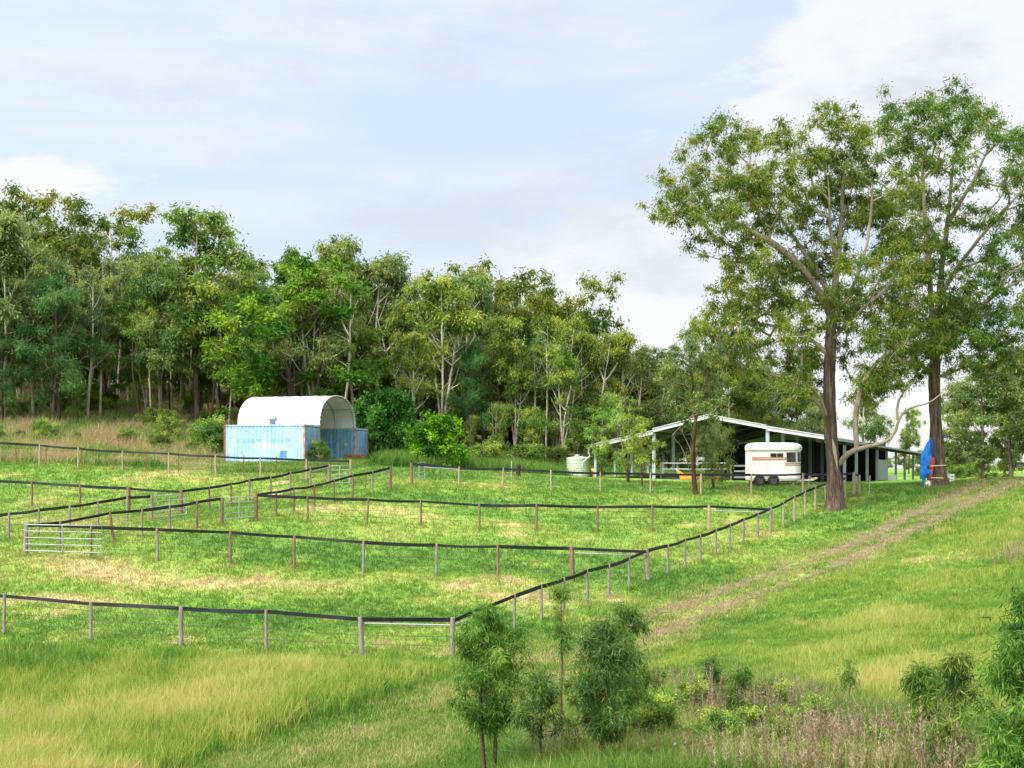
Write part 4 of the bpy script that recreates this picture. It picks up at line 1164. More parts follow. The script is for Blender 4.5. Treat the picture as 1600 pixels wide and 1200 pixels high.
def make_tree(seed, limbs, clumps, leaf_n, leaf_l, leaf_w, twig=0.018, pale_from=(.30, .05), step=.5, droop=.7, sides=6, flat=.75, tints=(.5, .22), bark='bark', leafmat='leaf', pipe=.46, bare=0):
    """limbs: [(points, r0, r1)], clumps: array of x, y, z, radius, tint. Each clump is joined to the nearest limb by a
    curved branch; leaves hang round every clump. Returns (wood mesh, leaf mesh)."""
    R = np.random.default_rng(seed)
    pos, par, rmin, chains = [], [], [], []
    for pts, r0, r1 in limbs:
        P_, s = smooth_path(pts, step)
        wob = np.cumsum(R.normal(0, 1, P_.shape), 0) * .012 * step * (1 - np.abs(2 * s - 1))[:, None] * 2
        P_ = P_ + wob * (2.2 if step < .6 else 1.4)
        base = -1
        if pos:
            d = np.linalg.norm(np.array(pos) - P_[0], axis=1); base = int(np.argmin(d))
        ch = [] if base < 0 else [base]
        for i in range(len(P_)):
            pos.append(P_[i]); par.append(ch[-1] if ch else -1); rmin.append(r1 + (r0 - r1) * (1 - s[i]) ** (2.0 if base < 0 and r0 > .3 else 1.25)); ch.append(len(pos) - 1)
        chains.append((ch if base < 0 else ch[1:], True))
    cl = np.asarray(clumps, float)
    A0 = np.array(pos); d0 = np.array([np.linalg.norm(A0 - c[:3], axis=1).min() for c in cl])
    ends = []
    for ci in np.argsort(d0):
        c = cl[ci, :3]; A = np.array(pos); dv = c - A; d = np.linalg.norm(dv, axis=1)
        cost = d * (1 + .9 * (dv[:, 2] < .25 * d)) + np.array(rmin) * 0
        j = int(np.argmin(cost)); L_ = d[j]
        if L_ < .15: ends.append(j); continue
        n = max(2, int(L_ / step) + 1); t = np.linspace(0, 1, n + 1)[1:]
        mid = (A[j] + c) / 2 + R.normal(0, .09 * L_, 3) + np.array([0, 0, .06 * L_])
        P_ = ((1 - t) ** 2)[:, None] * A[j] + (2 * t * (1 - t))[:, None] * mid + (t ** 2)[:, None] * c
        ch = [j]
        for q_ in P_: pos.append(q_); par.append(ch[-1]); rmin.append(0); ch.append(len(pos) - 1)
        chains.append((ch, False)); ends.append(ch[-1])
    cnt = np.zeros(len(pos))
    for e in ends: cnt[e] += 1
    for i in range(len(pos) - 1, -1, -1):
        if par[i] >= 0 and par[i] < i: cnt[par[i]] += cnt[i]
    rad = np.maximum(np.array(rmin), twig * np.maximum(cnt, .5) ** pipe)
    pos = np.array(pos)
    Vs, Fs, At, base = [], [], [], 0
    for ch, main in chains:
        if len(ch) < 2: continue
        r = rad[ch].copy()
        if not main: r[0] = min(r[0], r[1] * 1.25); r[-1] *= .5
        else: r = np.minimum.accumulate(r)
        V, Fq = sweep(pos[ch], r, sides + (4 if main and r[0] > .15 else 0) if r[0] > .05 else 4)
        if main and r[0] > .2:                                        # fluted, uneven butt
            k = V.reshape(len(ch), -1, 3); nn = k.shape[1]
            f = 1 + .09 * np.sin(np.arange(nn) * 2 * math.pi * 3 / nn + 1.3)[None, :] * np.ones((len(ch), 1)) + .05 * R.normal(size=(len(ch), nn))
            fl = np.array([1 + .55 * math.exp(-max(0, pos[c][2] - pos[ch[0]][2]) / .45) for c in ch])
            cen = pos[ch][:, None, :]; V = (cen + (k - cen) * f[:, :, None] * np.stack([fl, fl, np.ones_like(fl)], 1)[:, None, :]).reshape(-1, 3)
        rr_ = np.repeat(r, len(V) // len(ch)); att = np.clip((pale_from[0] - rr_) / (pale_from[0] - pale_from[1]), 0, 1)
        Vs.append(V); Fs.append(Fq + base); At.append(att); base += len(V)
    wood = np_mesh('trunk', np.concatenate(Vs), np.concatenate(Fs), M[bark], {'tint': ('POINT', np.concatenate(At))}, smooth=True)
    # leaves
    n_each = np.maximum(4, (leaf_n * (cl[:, 3] / np.mean(cl[:, 3])) ** 2)).astype(int)
    ci = np.repeat(np.arange(len(cl)), n_each); N = len(ci)
    u = R.normal(size=(N, 3)); u /= np.linalg.norm(u, axis=1)[:, None]; rr = np.minimum(np.abs(R.normal(0, .60, N)), 1.2)
    off = u * rr[:, None] * cl[ci, 3][:, None]; off[:, 2] *= flat
    p0 = cl[ci, :3] + off
    d = R.normal(size=(N, 3)) * .55; d[:, 2] -= droop; d += u * .45; d /= np.linalg.norm(d, axis=1)[:, None]
    w = np.cross(d, R.normal(size=(N, 3))); w /= np.linalg.norm(w, axis=1)[:, None] + 1e-9
    L_ = leaf_l * R.uniform(.65, 1.3, N)[:, None]; Wd = leaf_w * R.uniform(.7, 1.3, N)[:, None]
    mid = p0 + d * L_ * .42
    V = np.stack([p0, mid + w * Wd / 2, p0 + d * L_, mid - w * Wd / 2], 1).reshape(-1, 3)
    Fq = np.arange(N * 4).reshape(N, 4)
    tn = np.clip(cl[ci, 4] + R.normal(0, tints[1] * .6, N), 0, 1)
    crown = np_mesh('crown', V, Fq, M[leafmat], {'tint': ('FACE', tn)})
    return wood, crown


M['bark'] = bark_mat('grey_brown_bark', (0.075, 0.050, 0.038), (0.19, 0.135, 0.105), (0.36, 0.29, 0.23))
M['bark_red'] = bark_mat('red_brown_bark', (0.06, 0.026, 0.016), (0.15, 0.062, 0.036), (0.38, 0.30, 0.22))
M['bark_pale'] = bark_mat('pale_gum_bark', (0.188, 0.141, 0.111), (0.413, 0.333, 0.260), (0.675, 0.602, 0.494))
M['bark_dark'] = bark_mat('dark_ironbark', (0.030, 0.021, 0.017), (0.085, 0.058, 0.045), (0.17, 0.125, 0.10))
M['bark_young'] = bark_mat('young_brown_bark', (0.13, 0.08, 0.05), (0.25, 0.16, 0.11), (0.34, 0.24, 0.16))
M['leaf_olive'] = foliage_mat('olive_gum_leaves', [(0, (0.056, 0.111, 0.017)), (.45, (0.131, 0.207, 0.028)), (.8, (0.271, 0.288, 0.037)), (1, (0.240, 0.215, 0.045))], .40, 0.02)
M['leaf_green'] = foliage_mat('fresh_gum_leaves', [(0, (0.040, 0.109, 0.020)), (.45, (0.102, 0.191, 0.030)), (.85, (0.195, 0.287, 0.046)), (1, (0.278, 0.255, 0.041))], .40, 0.02)
M['leaf_forest'] = foliage_mat('forest_gum_leaves', [(0, (0.061, 0.139, 0.022)), (.5, (0.160, 0.266, 0.043)), (1, (0.348, 0.429, 0.066))], .40, 0.10)
M['leaf_grey'] = foliage_mat('grey_green_leaves', [(0, (0.076, 0.144, 0.040)), (.5, (0.181, 0.264, 0.075)), (1, (0.349, 0.403, 0.114))], .40, 0.08)
M['leaf_bright'] = foliage_mat('bright_wattle_leaves', [(0, (0.034, 0.106, 0.010)), (.5, (0.113, 0.237, 0.015)), (1, (0.265, 0.388, 0.025))], .40, 0.05)
M['leaf_dark'] = foliage_mat('dark_casuarina_leaves', [(0, (0.029, 0.093, 0.025)), (.5, (0.068, 0.175, 0.048)), (1, (0.147, 0.276, 0.069))], .40, 0.08)
M['leaf_sap'] = foliage_mat('sapling_leaves', [(0, (0.036, 0.095, 0.017)), (.5, (0.093, 0.200, 0.028)), (1, (0.235, 0.336, 0.053))], .40, 0.08)
M['leaf_sapblue'] = foliage_mat('blue_green_sapling_leaves', [(0, (0.029, 0.081, 0.019)), (.5, (0.080, 0.164, 0.036)), (1, (0.208, 0.277, 0.056))], .40, 0.06)
M['leaf_shrub'] = foliage_mat('lush_shrub_leaves', [(0, (0.020, 0.106, 0.007)), (.5, (0.080, 0.264, 0.009)), (1, (0.234, 0.475, 0.013))], .40, 0.06)
M['leaf_deep'] = foliage_mat('deep_green_shrub_leaves', [(0, (0.010, 0.055, 0.008)), (.5, (0.036, 0.130, 0.014)), (1, (0.10, 0.26, 0.022))], .3, 0.06)
M['leaf_yellow'] = foliage_mat('yellow_turned_leaves', [(0, (0.45, 0.36, 0.02)), (1, (0.62, 0.50, 0.03))], .3, 0.0)
TINT_R = np.random.default_rng(99)


def clumps_from(blobs, Y, base, per=.006, rmin=.38, rmax=.75, dspread=2.2, tint0=.45, tintv=.22, up_tint=.0):
    """photo blobs (column, row, radius in px) at depth Y -> clumps local to base, spread in depth too"""
    R = TINT_R; s = Y / F; out = []
    cx = np.mean([b[0] for b in blobs])
    for b in blobs:
        n = max(2, int(per * b[2] ** 2)); bt = R.normal(tint0, tintv * .4); dep = R.normal(0, dspread)
        for _ in range(n):
            gx_, gy_ = np.clip(R.normal(0, .62, 2), -1.35, 1.35) * b[2]
            dd = dep + R.normal(0, b[2] * s * .8)
            p = Vector(W(b[0] + gx_, b[1] + gy_ * .9, Y + dd)) - base
            out.append((p.x, p.y, p.z, R.uniform(rmin, rmax), float(np.clip(bt + R.normal(0, tintv * .6), 0, 1))))
    return np.array(out)


def px_limb(base, Y, pts, r0, r1):
    """limb through photo points (column, row, depth offset)"""
    return ([Vector(W(p[0], p[1], Y)) + Vector((0, p[2] if len(p) > 2 else 0, 0)) - base for p in pts], r0, r1)


def place_tree(name, label, cat, loc, meshes, rz=0.0, sc=(1, 1, 1), group=None, extra=()):
    t = thing(name, label, cat, tuple(loc), rz, group); t.scale = sc
    link('trunk', meshes[0], t); link('crown', meshes[1], t)
    return t


# --- the big gum by the fence
Y1 = pick(1305, 797, 58, 75).y; B1 = Vector(W(1305, 797, Y1)); B1.z = ground(B1.x, B1.y) - .12
q = lambda pts, r0, r1: px_limb(B1, Y1, pts, r0, r1)
limbs1 = [q([(1305, 800), (1304, 760), (1301, 710), (1298, 650), (1297, 590), (1299, 530, .2), (1303, 470, .3), (1310, 400, .3), (1316, 330, .2), (1318, 265, 0)], .47, .03),
          q([(1308, 728), (1322, 706, -.4), (1350, 697, -.9), (1374, 691, -1.1), (1387, 678, -1.2), (1393, 655, -1.2), (1407, 641, -1.2), (1440, 633, -1.2), (1462, 616, -1.1), (1472, 598, -1.0)], .15, .018),
          q([(1334, 700, -.6), (1332, 665, -.5), (1334, 632, -.4), (1348, 596, -.2), (1370, 565, 0), (1396, 546, .3), (1425, 530, .5)], .14, .03),
          q([(1392, 657, -1.2), (1391, 632, -1.0), (1403, 612, -.9), (1424, 596, -.8)], .09, .03),
          q([(1294, 655), (1278, 628, -.6), (1262, 606, -1), (1240, 596, -1.4)], .10, .025),
          q([(1292, 652), (1270, 625, -.6), (1240, 610, -1), (1215, 590, -1.2), (1190, 588, -1.3)], .055, .008), q([(1262, 622, -.7), (1250, 596, -.8), (1232, 566, -.9)], .04, .008),
          q([(1300, 560), (1272, 528, .5), (1228, 510, .9), (1180, 498, 1.4), (1120, 480, 1.8)], 0.13, .04),
          q([(1302, 500), (1272, 455, -.8), (1225, 408, -1.4), (1165, 372, -1.8), (1120, 352, -2.2)], 0.16, .04),
          q([(1304, 475), (1286, 420, 1), (1245, 350, 1.6), (1212, 300, 2)], 0.15, .04),
          q([(1303, 500), (1335, 440, -.8), (1348, 370, -1.5), (1347, 300, -2)], 0.13, .04),
          q([(1300, 530), (1345, 490, 1), (1392, 455, 1.8), (1420, 420, 2.2)], 0.12, .04),
          q([(1308, 420), (1290, 340, -1), (1283, 285, -1.4)], .15, .03)]
blobs1 = [(1045, 295, 28), (1035, 340, 22), (1068, 330, 26), (1085, 262, 26), (1110, 300, 30), (1100, 215, 22), (1135, 215, 28), (1172, 212, 26), (1150, 265, 34), (1120, 345, 32), (1160, 330, 38), (1095, 385, 22), (1140, 395, 30), (1185, 290, 32),
          (1225, 215, 30), (1228, 275, 38), (1200, 360, 36), (1245, 330, 38), (1180, 430, 34), (1225, 420, 34), (1150, 455, 26), (1268, 245, 28), (1290, 190, 30), (1320, 185, 24), (1305, 245, 36), (1300, 310, 40), (1350, 205, 22),
          (1340, 265, 34), (1345, 330, 38), (1290, 385, 32), (1258, 420, 34), (1375, 320, 30), (1385, 390, 30), (1335, 420, 34), (1370, 460, 32), (1205, 470, 34), (1110, 478, 24), (1140, 500, 20), (1180, 505, 30), (1235, 505, 36),
          (1280, 500, 32), (1340, 500, 38), (1395, 500, 36), (1420, 545, 30), (1365, 545, 24), (1255, 560, 30), (1225, 575, 22), (1190, 545, 22), (1430, 480, 28), (1240, 615, 18), (1320, 560, 20), (1345, 575, 16), (1400, 350, 32), (1412, 425, 34), (1405, 285, 26), (1432, 395, 26), (1440, 520, 28), (1385, 575, 22), (1240, 590, 22), (1265, 572, 24), (1345, 592, 22), (1375, 602, 22), (1210, 600, 16), (1335, 622, 13), (1252, 640, 12), (1405, 592, 22), (1355, 620, 14), (1290, 450, 34), (1320, 480, 30), (1160, 535, 16)]
cl1 = clumps_from(blobs1, Y1, B1, .0185, .32, .72, 2.0, .45, .24)
place_tree('gum_tree', 'huge spreading gum with low crooked side limb at the end of the long fence', 'tree', B1, make_tree(11, limbs1, cl1, 122, .22, .058, .0150, (.30, .04), .45, .75, 8, .8, (.5, .25), 'bark', 'leaf_olive'))

sp = MB()                                                            # torn bark: a strip of bare pale wood low on the trunk
sp.tube([Vector(W(1301, 686, Y1 - .40)) - B1, Vector(W(1303.5, 700, Y1 - .43)) - B1, Vector(W(1306, 716, Y1 - .45)) - B1, Vector(W(1308.5, 733, Y1 - .45)) - B1], [.02, .11, .09, .015], 8)
T1_ = [o for o in COL.objects if o.get('label', '').startswith('huge spreading gum')][0]
sp.build('bare_wood', M['post_pale'], T1_)

# --- the tall gum behind it by the track
Y2 = 73.5; B2 = Vector(W(1465, 757, Y2)); B2.z = ground(B2.x, B2.y) - .15
q = lambda pts, r0, r1: px_limb(B2, Y2, pts, r0, r1)
limbs2 = [q([(1465, 760), (1464, 710), (1462, 650), (1459, 580), (1461, 510, 0), (1470, 430, 0), (1482, 340, .2), (1492, 260, .4)], .50, .05),
          q([(1460, 540), (1446, 470, -.8), (1434, 390, -1.4), (1426, 310, -1.8), (1425, 265, -1.8)], 0.17, .04),
          q([(1466, 470), (1500, 420, 1), (1540, 370, 1.6), (1580, 330, 2), (1625, 280, 2.2)], 0.16, .04),
          q([(1460, 560), (1492, 510, -1), (1530, 470, -1.6), (1585, 440, -2)], 0.13, .04),
          q([(1480, 350), (1510, 290, -1), (1530, 240, -1.5)], .16, .04),
          q([(1458, 590), (1440, 560, .6), (1415, 545, 1.2), (1395, 530, 1.5)], .13, .03),
          q([(1475, 400), (1455, 330, 1.2), (1452, 265, 2)], .18, .04)]
blobs2 = [(1398, 150, 24), (1436, 150, 26), (1420, 190, 28), (1470, 138, 26), (1500, 135, 24), (1525, 155, 24), (1550, 172, 24), (1462, 190, 32), (1510, 200, 34), (1552, 215, 22), (1400, 240, 26), (1440, 250, 30), (1490, 255, 34),
          (1535, 265, 24), (1590, 215, 26), (1620, 250, 36), (1580, 275, 26), (1400, 300, 26), (1455, 320, 28), (1500, 330, 22), (1545, 335, 24), (1600, 330, 32), (1570, 375, 26), (1620, 390, 34), (1430, 370, 26), (1480, 395, 24), (1535, 410, 24),
          (1590, 430, 24), (1440, 430, 28), (1490, 455, 34), (1530, 455, 34), (1570, 475, 30), (1450, 490, 34), (1410, 470, 26), (1500, 510, 36), (1545, 525, 30), (1445, 540, 30), (1480, 560, 26), (1410, 560, 20), (1580, 540, 22), (1650, 340, 40), (1660, 250, 36), (1650, 450, 34), (1430, 590, 16), (1400, 420, 30), (1400, 365, 28), (1470, 520, 36), (1520, 545, 32), (1560, 560, 28), (1500, 490, 40), (1420, 520, 28), (1600, 500, 30), (1640, 560, 34), (1555, 420, 30), (1460, 380, 28)]
blobs2 = [(a_, b_ + 20 if b_ < 200 else b_, c_) for a_, b_, c_ in blobs2] + [(1385, 205, 22), (1380, 262, 24), (1392, 312, 24)]
cl2 = clumps_from(blobs2, Y2, B2, .0170, .34, .76, 2.1, .45, .2)
place_tree('gum_tree', 'tallest gum with straight bare trunk and a blue tarp bundle at its foot', 'tree', B2, make_tree(12, limbs2, cl2, 122, .23, .062, .0155, (.34, .04), .5, .7, 8, .8, (.5, .2), 'bark', 'leaf_green'))

# --- slender tree in front of the shed
Y3 = 72.0; B3 = Vector(W(1086, 771, Y3)); B3.z = ground(B3.x, B3.y) - .1
q = lambda pts, r0, r1: px_limb(B3, Y3, pts, r0, r1)
limbs3 = [q([(1087, 773), (1083, 740), (1081, 700), (1084, 655), (1080, 610), (1077, 570), (1080, 530)], .155, .03), q([(1084, 668), (1092, 640, -.3), (1097, 610, -.4), (1105, 580, -.4)], .07, .02),
          q([(1079, 740), (1066, 700, -.3), (1048, 682, -.6)], .035, .012), q([(1083, 735), (1091, 700, .3), (1106, 670, .5), (1115, 655, .5)], .035, .012), q([(1080, 705), (1070, 680, .2), (1062, 666, .4)], .03, .01)]
blobs3 = [(1080, 525, 14), (1062, 545, 18), (1095, 540, 18), (1045, 572, 16), (1075, 570, 24), (1108, 570, 20), (1055, 600, 20), (1095, 600, 24), (1120, 605, 14), (1078, 622, 22), (1108, 630, 18), (1050, 630, 16), (1120, 650, 12), (1070, 650, 12)]
place_tree('gum_tree', 'slender young gum with red brown trunk in front of the shed gable', 'tree', B3, make_tree(13, limbs3, clumps_from(blobs3, Y3, B3, .027, .26, .5, .7, .4, .25), 95, .22, .06, .012, (.05, .01), .35, .8, 6, .85, (.5, .2), 'bark_red', 'leaf_grey'))

# --- feathery tree just right of it
Y4 = 75.5; B4 = Vector(W(1115, 766, Y4)); B4.z = ground(B4.x, B4.y) - .1
q = lambda pts, r0, r1: px_limb(B4, Y4, pts, r0, r1)
limbs4 = [q([(1115, 768), (1114, 740), (1113, 700), (1114, 665)], .10, .02)]
blobs4 = [(1114, 670, 12), (1100, 682, 14), (1128, 680, 14), (1110, 698, 18), (1135, 700, 14), (1095, 705, 12), (1118, 718, 18), (1138, 718, 10), (1100, 728, 14), (1125, 735, 14), (1092, 738, 8), (1112, 744, 12)]
place_tree('casuarina_tree', 'small feathery tree with drooping foliage half hiding the shed gable', 'tree', B4, make_tree(14, limbs4, clumps_from(blobs4, Y4, B4, .032, .22, .42, .5, .5, .22), 110, .2, .035, .010, (.05, .01), .3, .9, 6, 1.0, (.5, .2), 'bark', 'leaf_grey'))

# --- three thin saplings left of the shed front
for (px, py, top, hw, lab) in [(981, 754, 628, 34, 'thin pair trunked sapling in front of the left shed lean-to'), (1003, 760, 660, 22, 'short thin sapling beside the pair trunked one at the shed lean-to'), (940, 744, 640, 22, 'wispy sapling beside the water tank and shed corner')]:
    Yq = pick(px, py, 66, 96).y; Bq = Vector(W(px, py, Yq)); Bq.z = ground(Bq.x, Bq.y) - .1
    lm = [px_limb(Bq, Yq, [(px, py + 2), (px - 1, (py + top) / 2), (px + 2, top + 10)], .07, .015)]
    if px == 981: lm.append(px_limb(Bq, Yq, [(px + 1, py + 1), (px + 7, py - 50, .2), (px + 10, top + 20, .3)], .05, .015)); lm.append(px_limb(Bq, Yq, [(px - 1, py + 1), (px - 8, py - 50, -.2), (px - 14, top + 20, -.3)], .045, .015))
    R = random.Random(px); bl = [(px + R.uniform(-hw, hw) * (1 - .35 * abs(2 * f - .8)), top + 6 + f * (py - top - 40), R.uniform(8, 14)) for f in [i / 15 for i in range(16)]]
    place_tree('gum_sapling', lab, 'tree', Bq, make_tree(20 + px, lm, clumps_from(bl, Yq, Bq, .022, .25, .45, .6, .55, .25), 60, .22, .06, .010, (.06, .01), .4, .8, 5, .9, (.5, .22), 'bark', 'leaf_forest'), group='saplings before the shed')


# --- forest kinds, each grown once and planted many times
def lobed(seed, H, cw, z0, lobes, per, cr, tint0=.45, tv=.25, top_flat=.0, spread=.30):
    """clumps gathered in lobes over an uneven crown from height z0*H to H"""
    R = np.random.default_rng(seed); out = []
    for i in range(lobes):
        f = R.random() ** .85; z = H * (z0 + (1 - z0) * f) - .3
        prof = math.sin(math.pi * min(1, (.14 + f * .78))) ** .7 if not top_flat else (.55 + .5 * f if f < .8 else 1.1 * math.sqrt(max(.05, 1 - ((f - .6) / .45) ** 2)))
        a = R.random() * 2 * math.pi; r = cw / 2 * prof * math.sqrt(R.uniform(.1, 1)); bt = np.clip(R.normal(tint0, tv), 0, 1)
        for _ in range(per):
            o = R.normal(0, cw * spread * .36, 3); o[2] *= .6
            out.append((r * math.cos(a) + o[0], r * math.sin(a) + o[1], min(H, z + o[2]), R.uniform(*cr), float(np.clip(bt + R.normal(0, .1), 0, 1))))
    return np.array(out)


def trunk_limbs(seed, H, r, fork_z, nf, cw, lean=.03, multi=1):
    R = np.random.default_rng(seed); L_ = []
    for m_ in range(multi):
        a = R.random() * 6.28; k = .04 * H * m_
        top = np.array([math.cos(a) * (lean * H + k * 2), math.sin(a) * (lean * H + k * 2), H * .92])
        mid = top * .5 + np.array([R.normal(0, .02 * H), R.normal(0, .02 * H), 0])
        L_.append(([(0.12 * m_, 0, -.3), (0.12 * m_ + mid[0] * .3, mid[1] * .3, H * .22), tuple(mid), tuple(top)], r * (1 if m_ == 0 else .75), r * .12))
        for i in range(nf):
            z = H * (fork_z + (0.9 - fork_z) * (i + R.random()) / nf * .8); b = 2.4 * i + R.random(); s = z / (H * .92)
            st = np.array([0.12 * m_, 0, 0]) * (1 - s) + (mid * (s / .5) if s < .5 else mid + (top - mid) * (s - .5) / .5); st[2] = z
            rr = cw / 2 * R.uniform(.5, .85)
            e = st + np.array([math.cos(b) * rr, math.sin(b) * rr, H * R.uniform(.10, .2)]); e[2] = min(e[2], H * .97)
            L_.append(([tuple(st), tuple(st * .55 + e * .45 + np.array([0, 0, -.02 * H])), tuple(e)], r * .38 * (1 - .4 * s), r * .07))
    return L_


PROTO = {}


def proto(key, seed, H, cw, r, z0, lobes, per, cr, leaf_n, ll, lw, bark, leaf, fork=.45, nf=6, multi=1, tint0=.45, tv=.25, droop=.7, flat=.8, topf=0, lean=.03, spread=.3, pale=(.2, .03)):
    PROTO[key] = (make_tree(seed, trunk_limbs(seed, H, r, fork, nf, cw, lean, multi), lobed(seed, H, cw, z0, lobes, per, cr, tint0, tv, topf, spread), leaf_n, ll, lw, .02, pale, .7, droop, 6, flat, (.5, .22), bark, leaf), H, cw)


proto('gum_a', 101, 18, 9, .28, .42, 20, 8, (0.60, 1.28), 113, .40, 0.149, 'bark', 'leaf_forest', .45, 7, 1, topf=1)
proto('gum_b', 102, 18, 8, .24, .34, 22, 8, (0.60, 1.22), 113, .40, 0.149, 'bark_pale', 'leaf_grey', .38, 7, 2)
proto('gum_c', 103, 18, 11, .32, .48, 17, 8, (0.60, 1.22), 113, .40, 0.149, 'bark_dark', 'leaf_olive', .45, 8, 1, topf=1, tv=.2)
proto('gum_d', 104, 18, 6, .17, .36, 15, 8, (0.54, 1.15), 113, .38, 0.138, 'bark_pale', 'leaf_forest', .4, 6, 1)
proto('gum_e', 105, 18, 8, .22, .25, 26, 8, (0.60, 1.22), 113, .40, 0.149, 'bark', 'leaf_grey', .3, 8, 1)
proto('gum_f', 106, 16, 6.5, .16, .22, 20, 8, (0.54, 1.08), 113, .36, 0.127, 'bark_pale', 'leaf_forest', .28, 7, 3, lean=.06)
proto('wattle', 107, 12, 7.5, .20, .22, 22, 6, (.4, .75), 100, .30, .12, 'bark_dark', 'leaf_bright', .25, 8, 1, tint0=.5, tv=.3, droop=.2)
proto('casuarina', 108, 12, 6, .18, .18, 24, 6, (0.54, 1.08), 110, .38, .07, 'bark_dark', 'leaf_dark', .2, 8, 1, droop=.5)
proto('young', 109, 9, 5, .10, .10, 22, 5, (0.48, 0.94), 90, .32, .10, 'bark', 'leaf_forest', .15, 7, 2, tint0=.5)
proto('shrub', 110, 4, 4.2, .08, .02, 30, 8, (.35, .6), 90, .22, .12, 'bark_dark', 'leaf_shrub', .08, 7, 3, droop=.2, lean=.1)
proto('darkshrub', 111, 4, 5, .09, .02, 34, 7, (.4, .65), 90, .26, .15, 'bark_dark', 'leaf_deep', .06, 7, 3, droop=.2, lean=.1)
proto('sparse', 112, 18, 9.5, .2, .55, 11, 7, (0.54, 1.08), 94, .38, 0.138, 'bark_pale', 'leaf_olive', .5, 7, 1, topf=1, spread=.26)
proto('bush', 113, 2.2, 2.3, .04, .0, 30, 5, (.2, .42), 60, .16, .06, 'bark', 'leaf_forest', .06, 5, 3, droop=.3, lean=.1)
proto('pole', 114, 16, 3.6, .11, .50, 10, 5, (.5, .9), 70, .36, .11, 'bark_pale', 'leaf_grey', .6, 4, 1, lean=.05)
proto('pole_dark', 115, 15, 3.8, .12, .46, 10, 5, (.5, .9), 70, .36, .11, 'bark_dark', 'leaf_forest', .55, 4, 1, lean=.06)
KIND_NAME = dict(pole='gum_tree', pole_dark='gum_tree', gum_a='gum_tree', gum_b='gum_tree', gum_c='gum_tree', gum_d='gum_tree', gum_e='gum_tree', gum_f='gum_tree', wattle='wattle_tree', casuarina='casuarina_tree', young='gum_sapling', shrub='shrub', darkshrub='shrub', sparse='gum_tree', bush='bush')
KIND_CAT = dict(shrub='shrub', darkshrub='shrub', bush='bush')


def plant(key, px, Y, top=None, label='', group=None, H=None, wide=1.0, base=None, rz=None):
    m_, H0, cw = PROTO[key]
    b = at(px, Y)
    h = H if H else (HY - top) / F * Y - b.z
    s = h / H0; w = s * wide
    b.z -= .1
    return place_tree(KIND_NAME[key], label, KIND_CAT.get(key, 'tree'), b, m_, random.random() * 6.28 if rz is None else rz, (w, w, s), group)


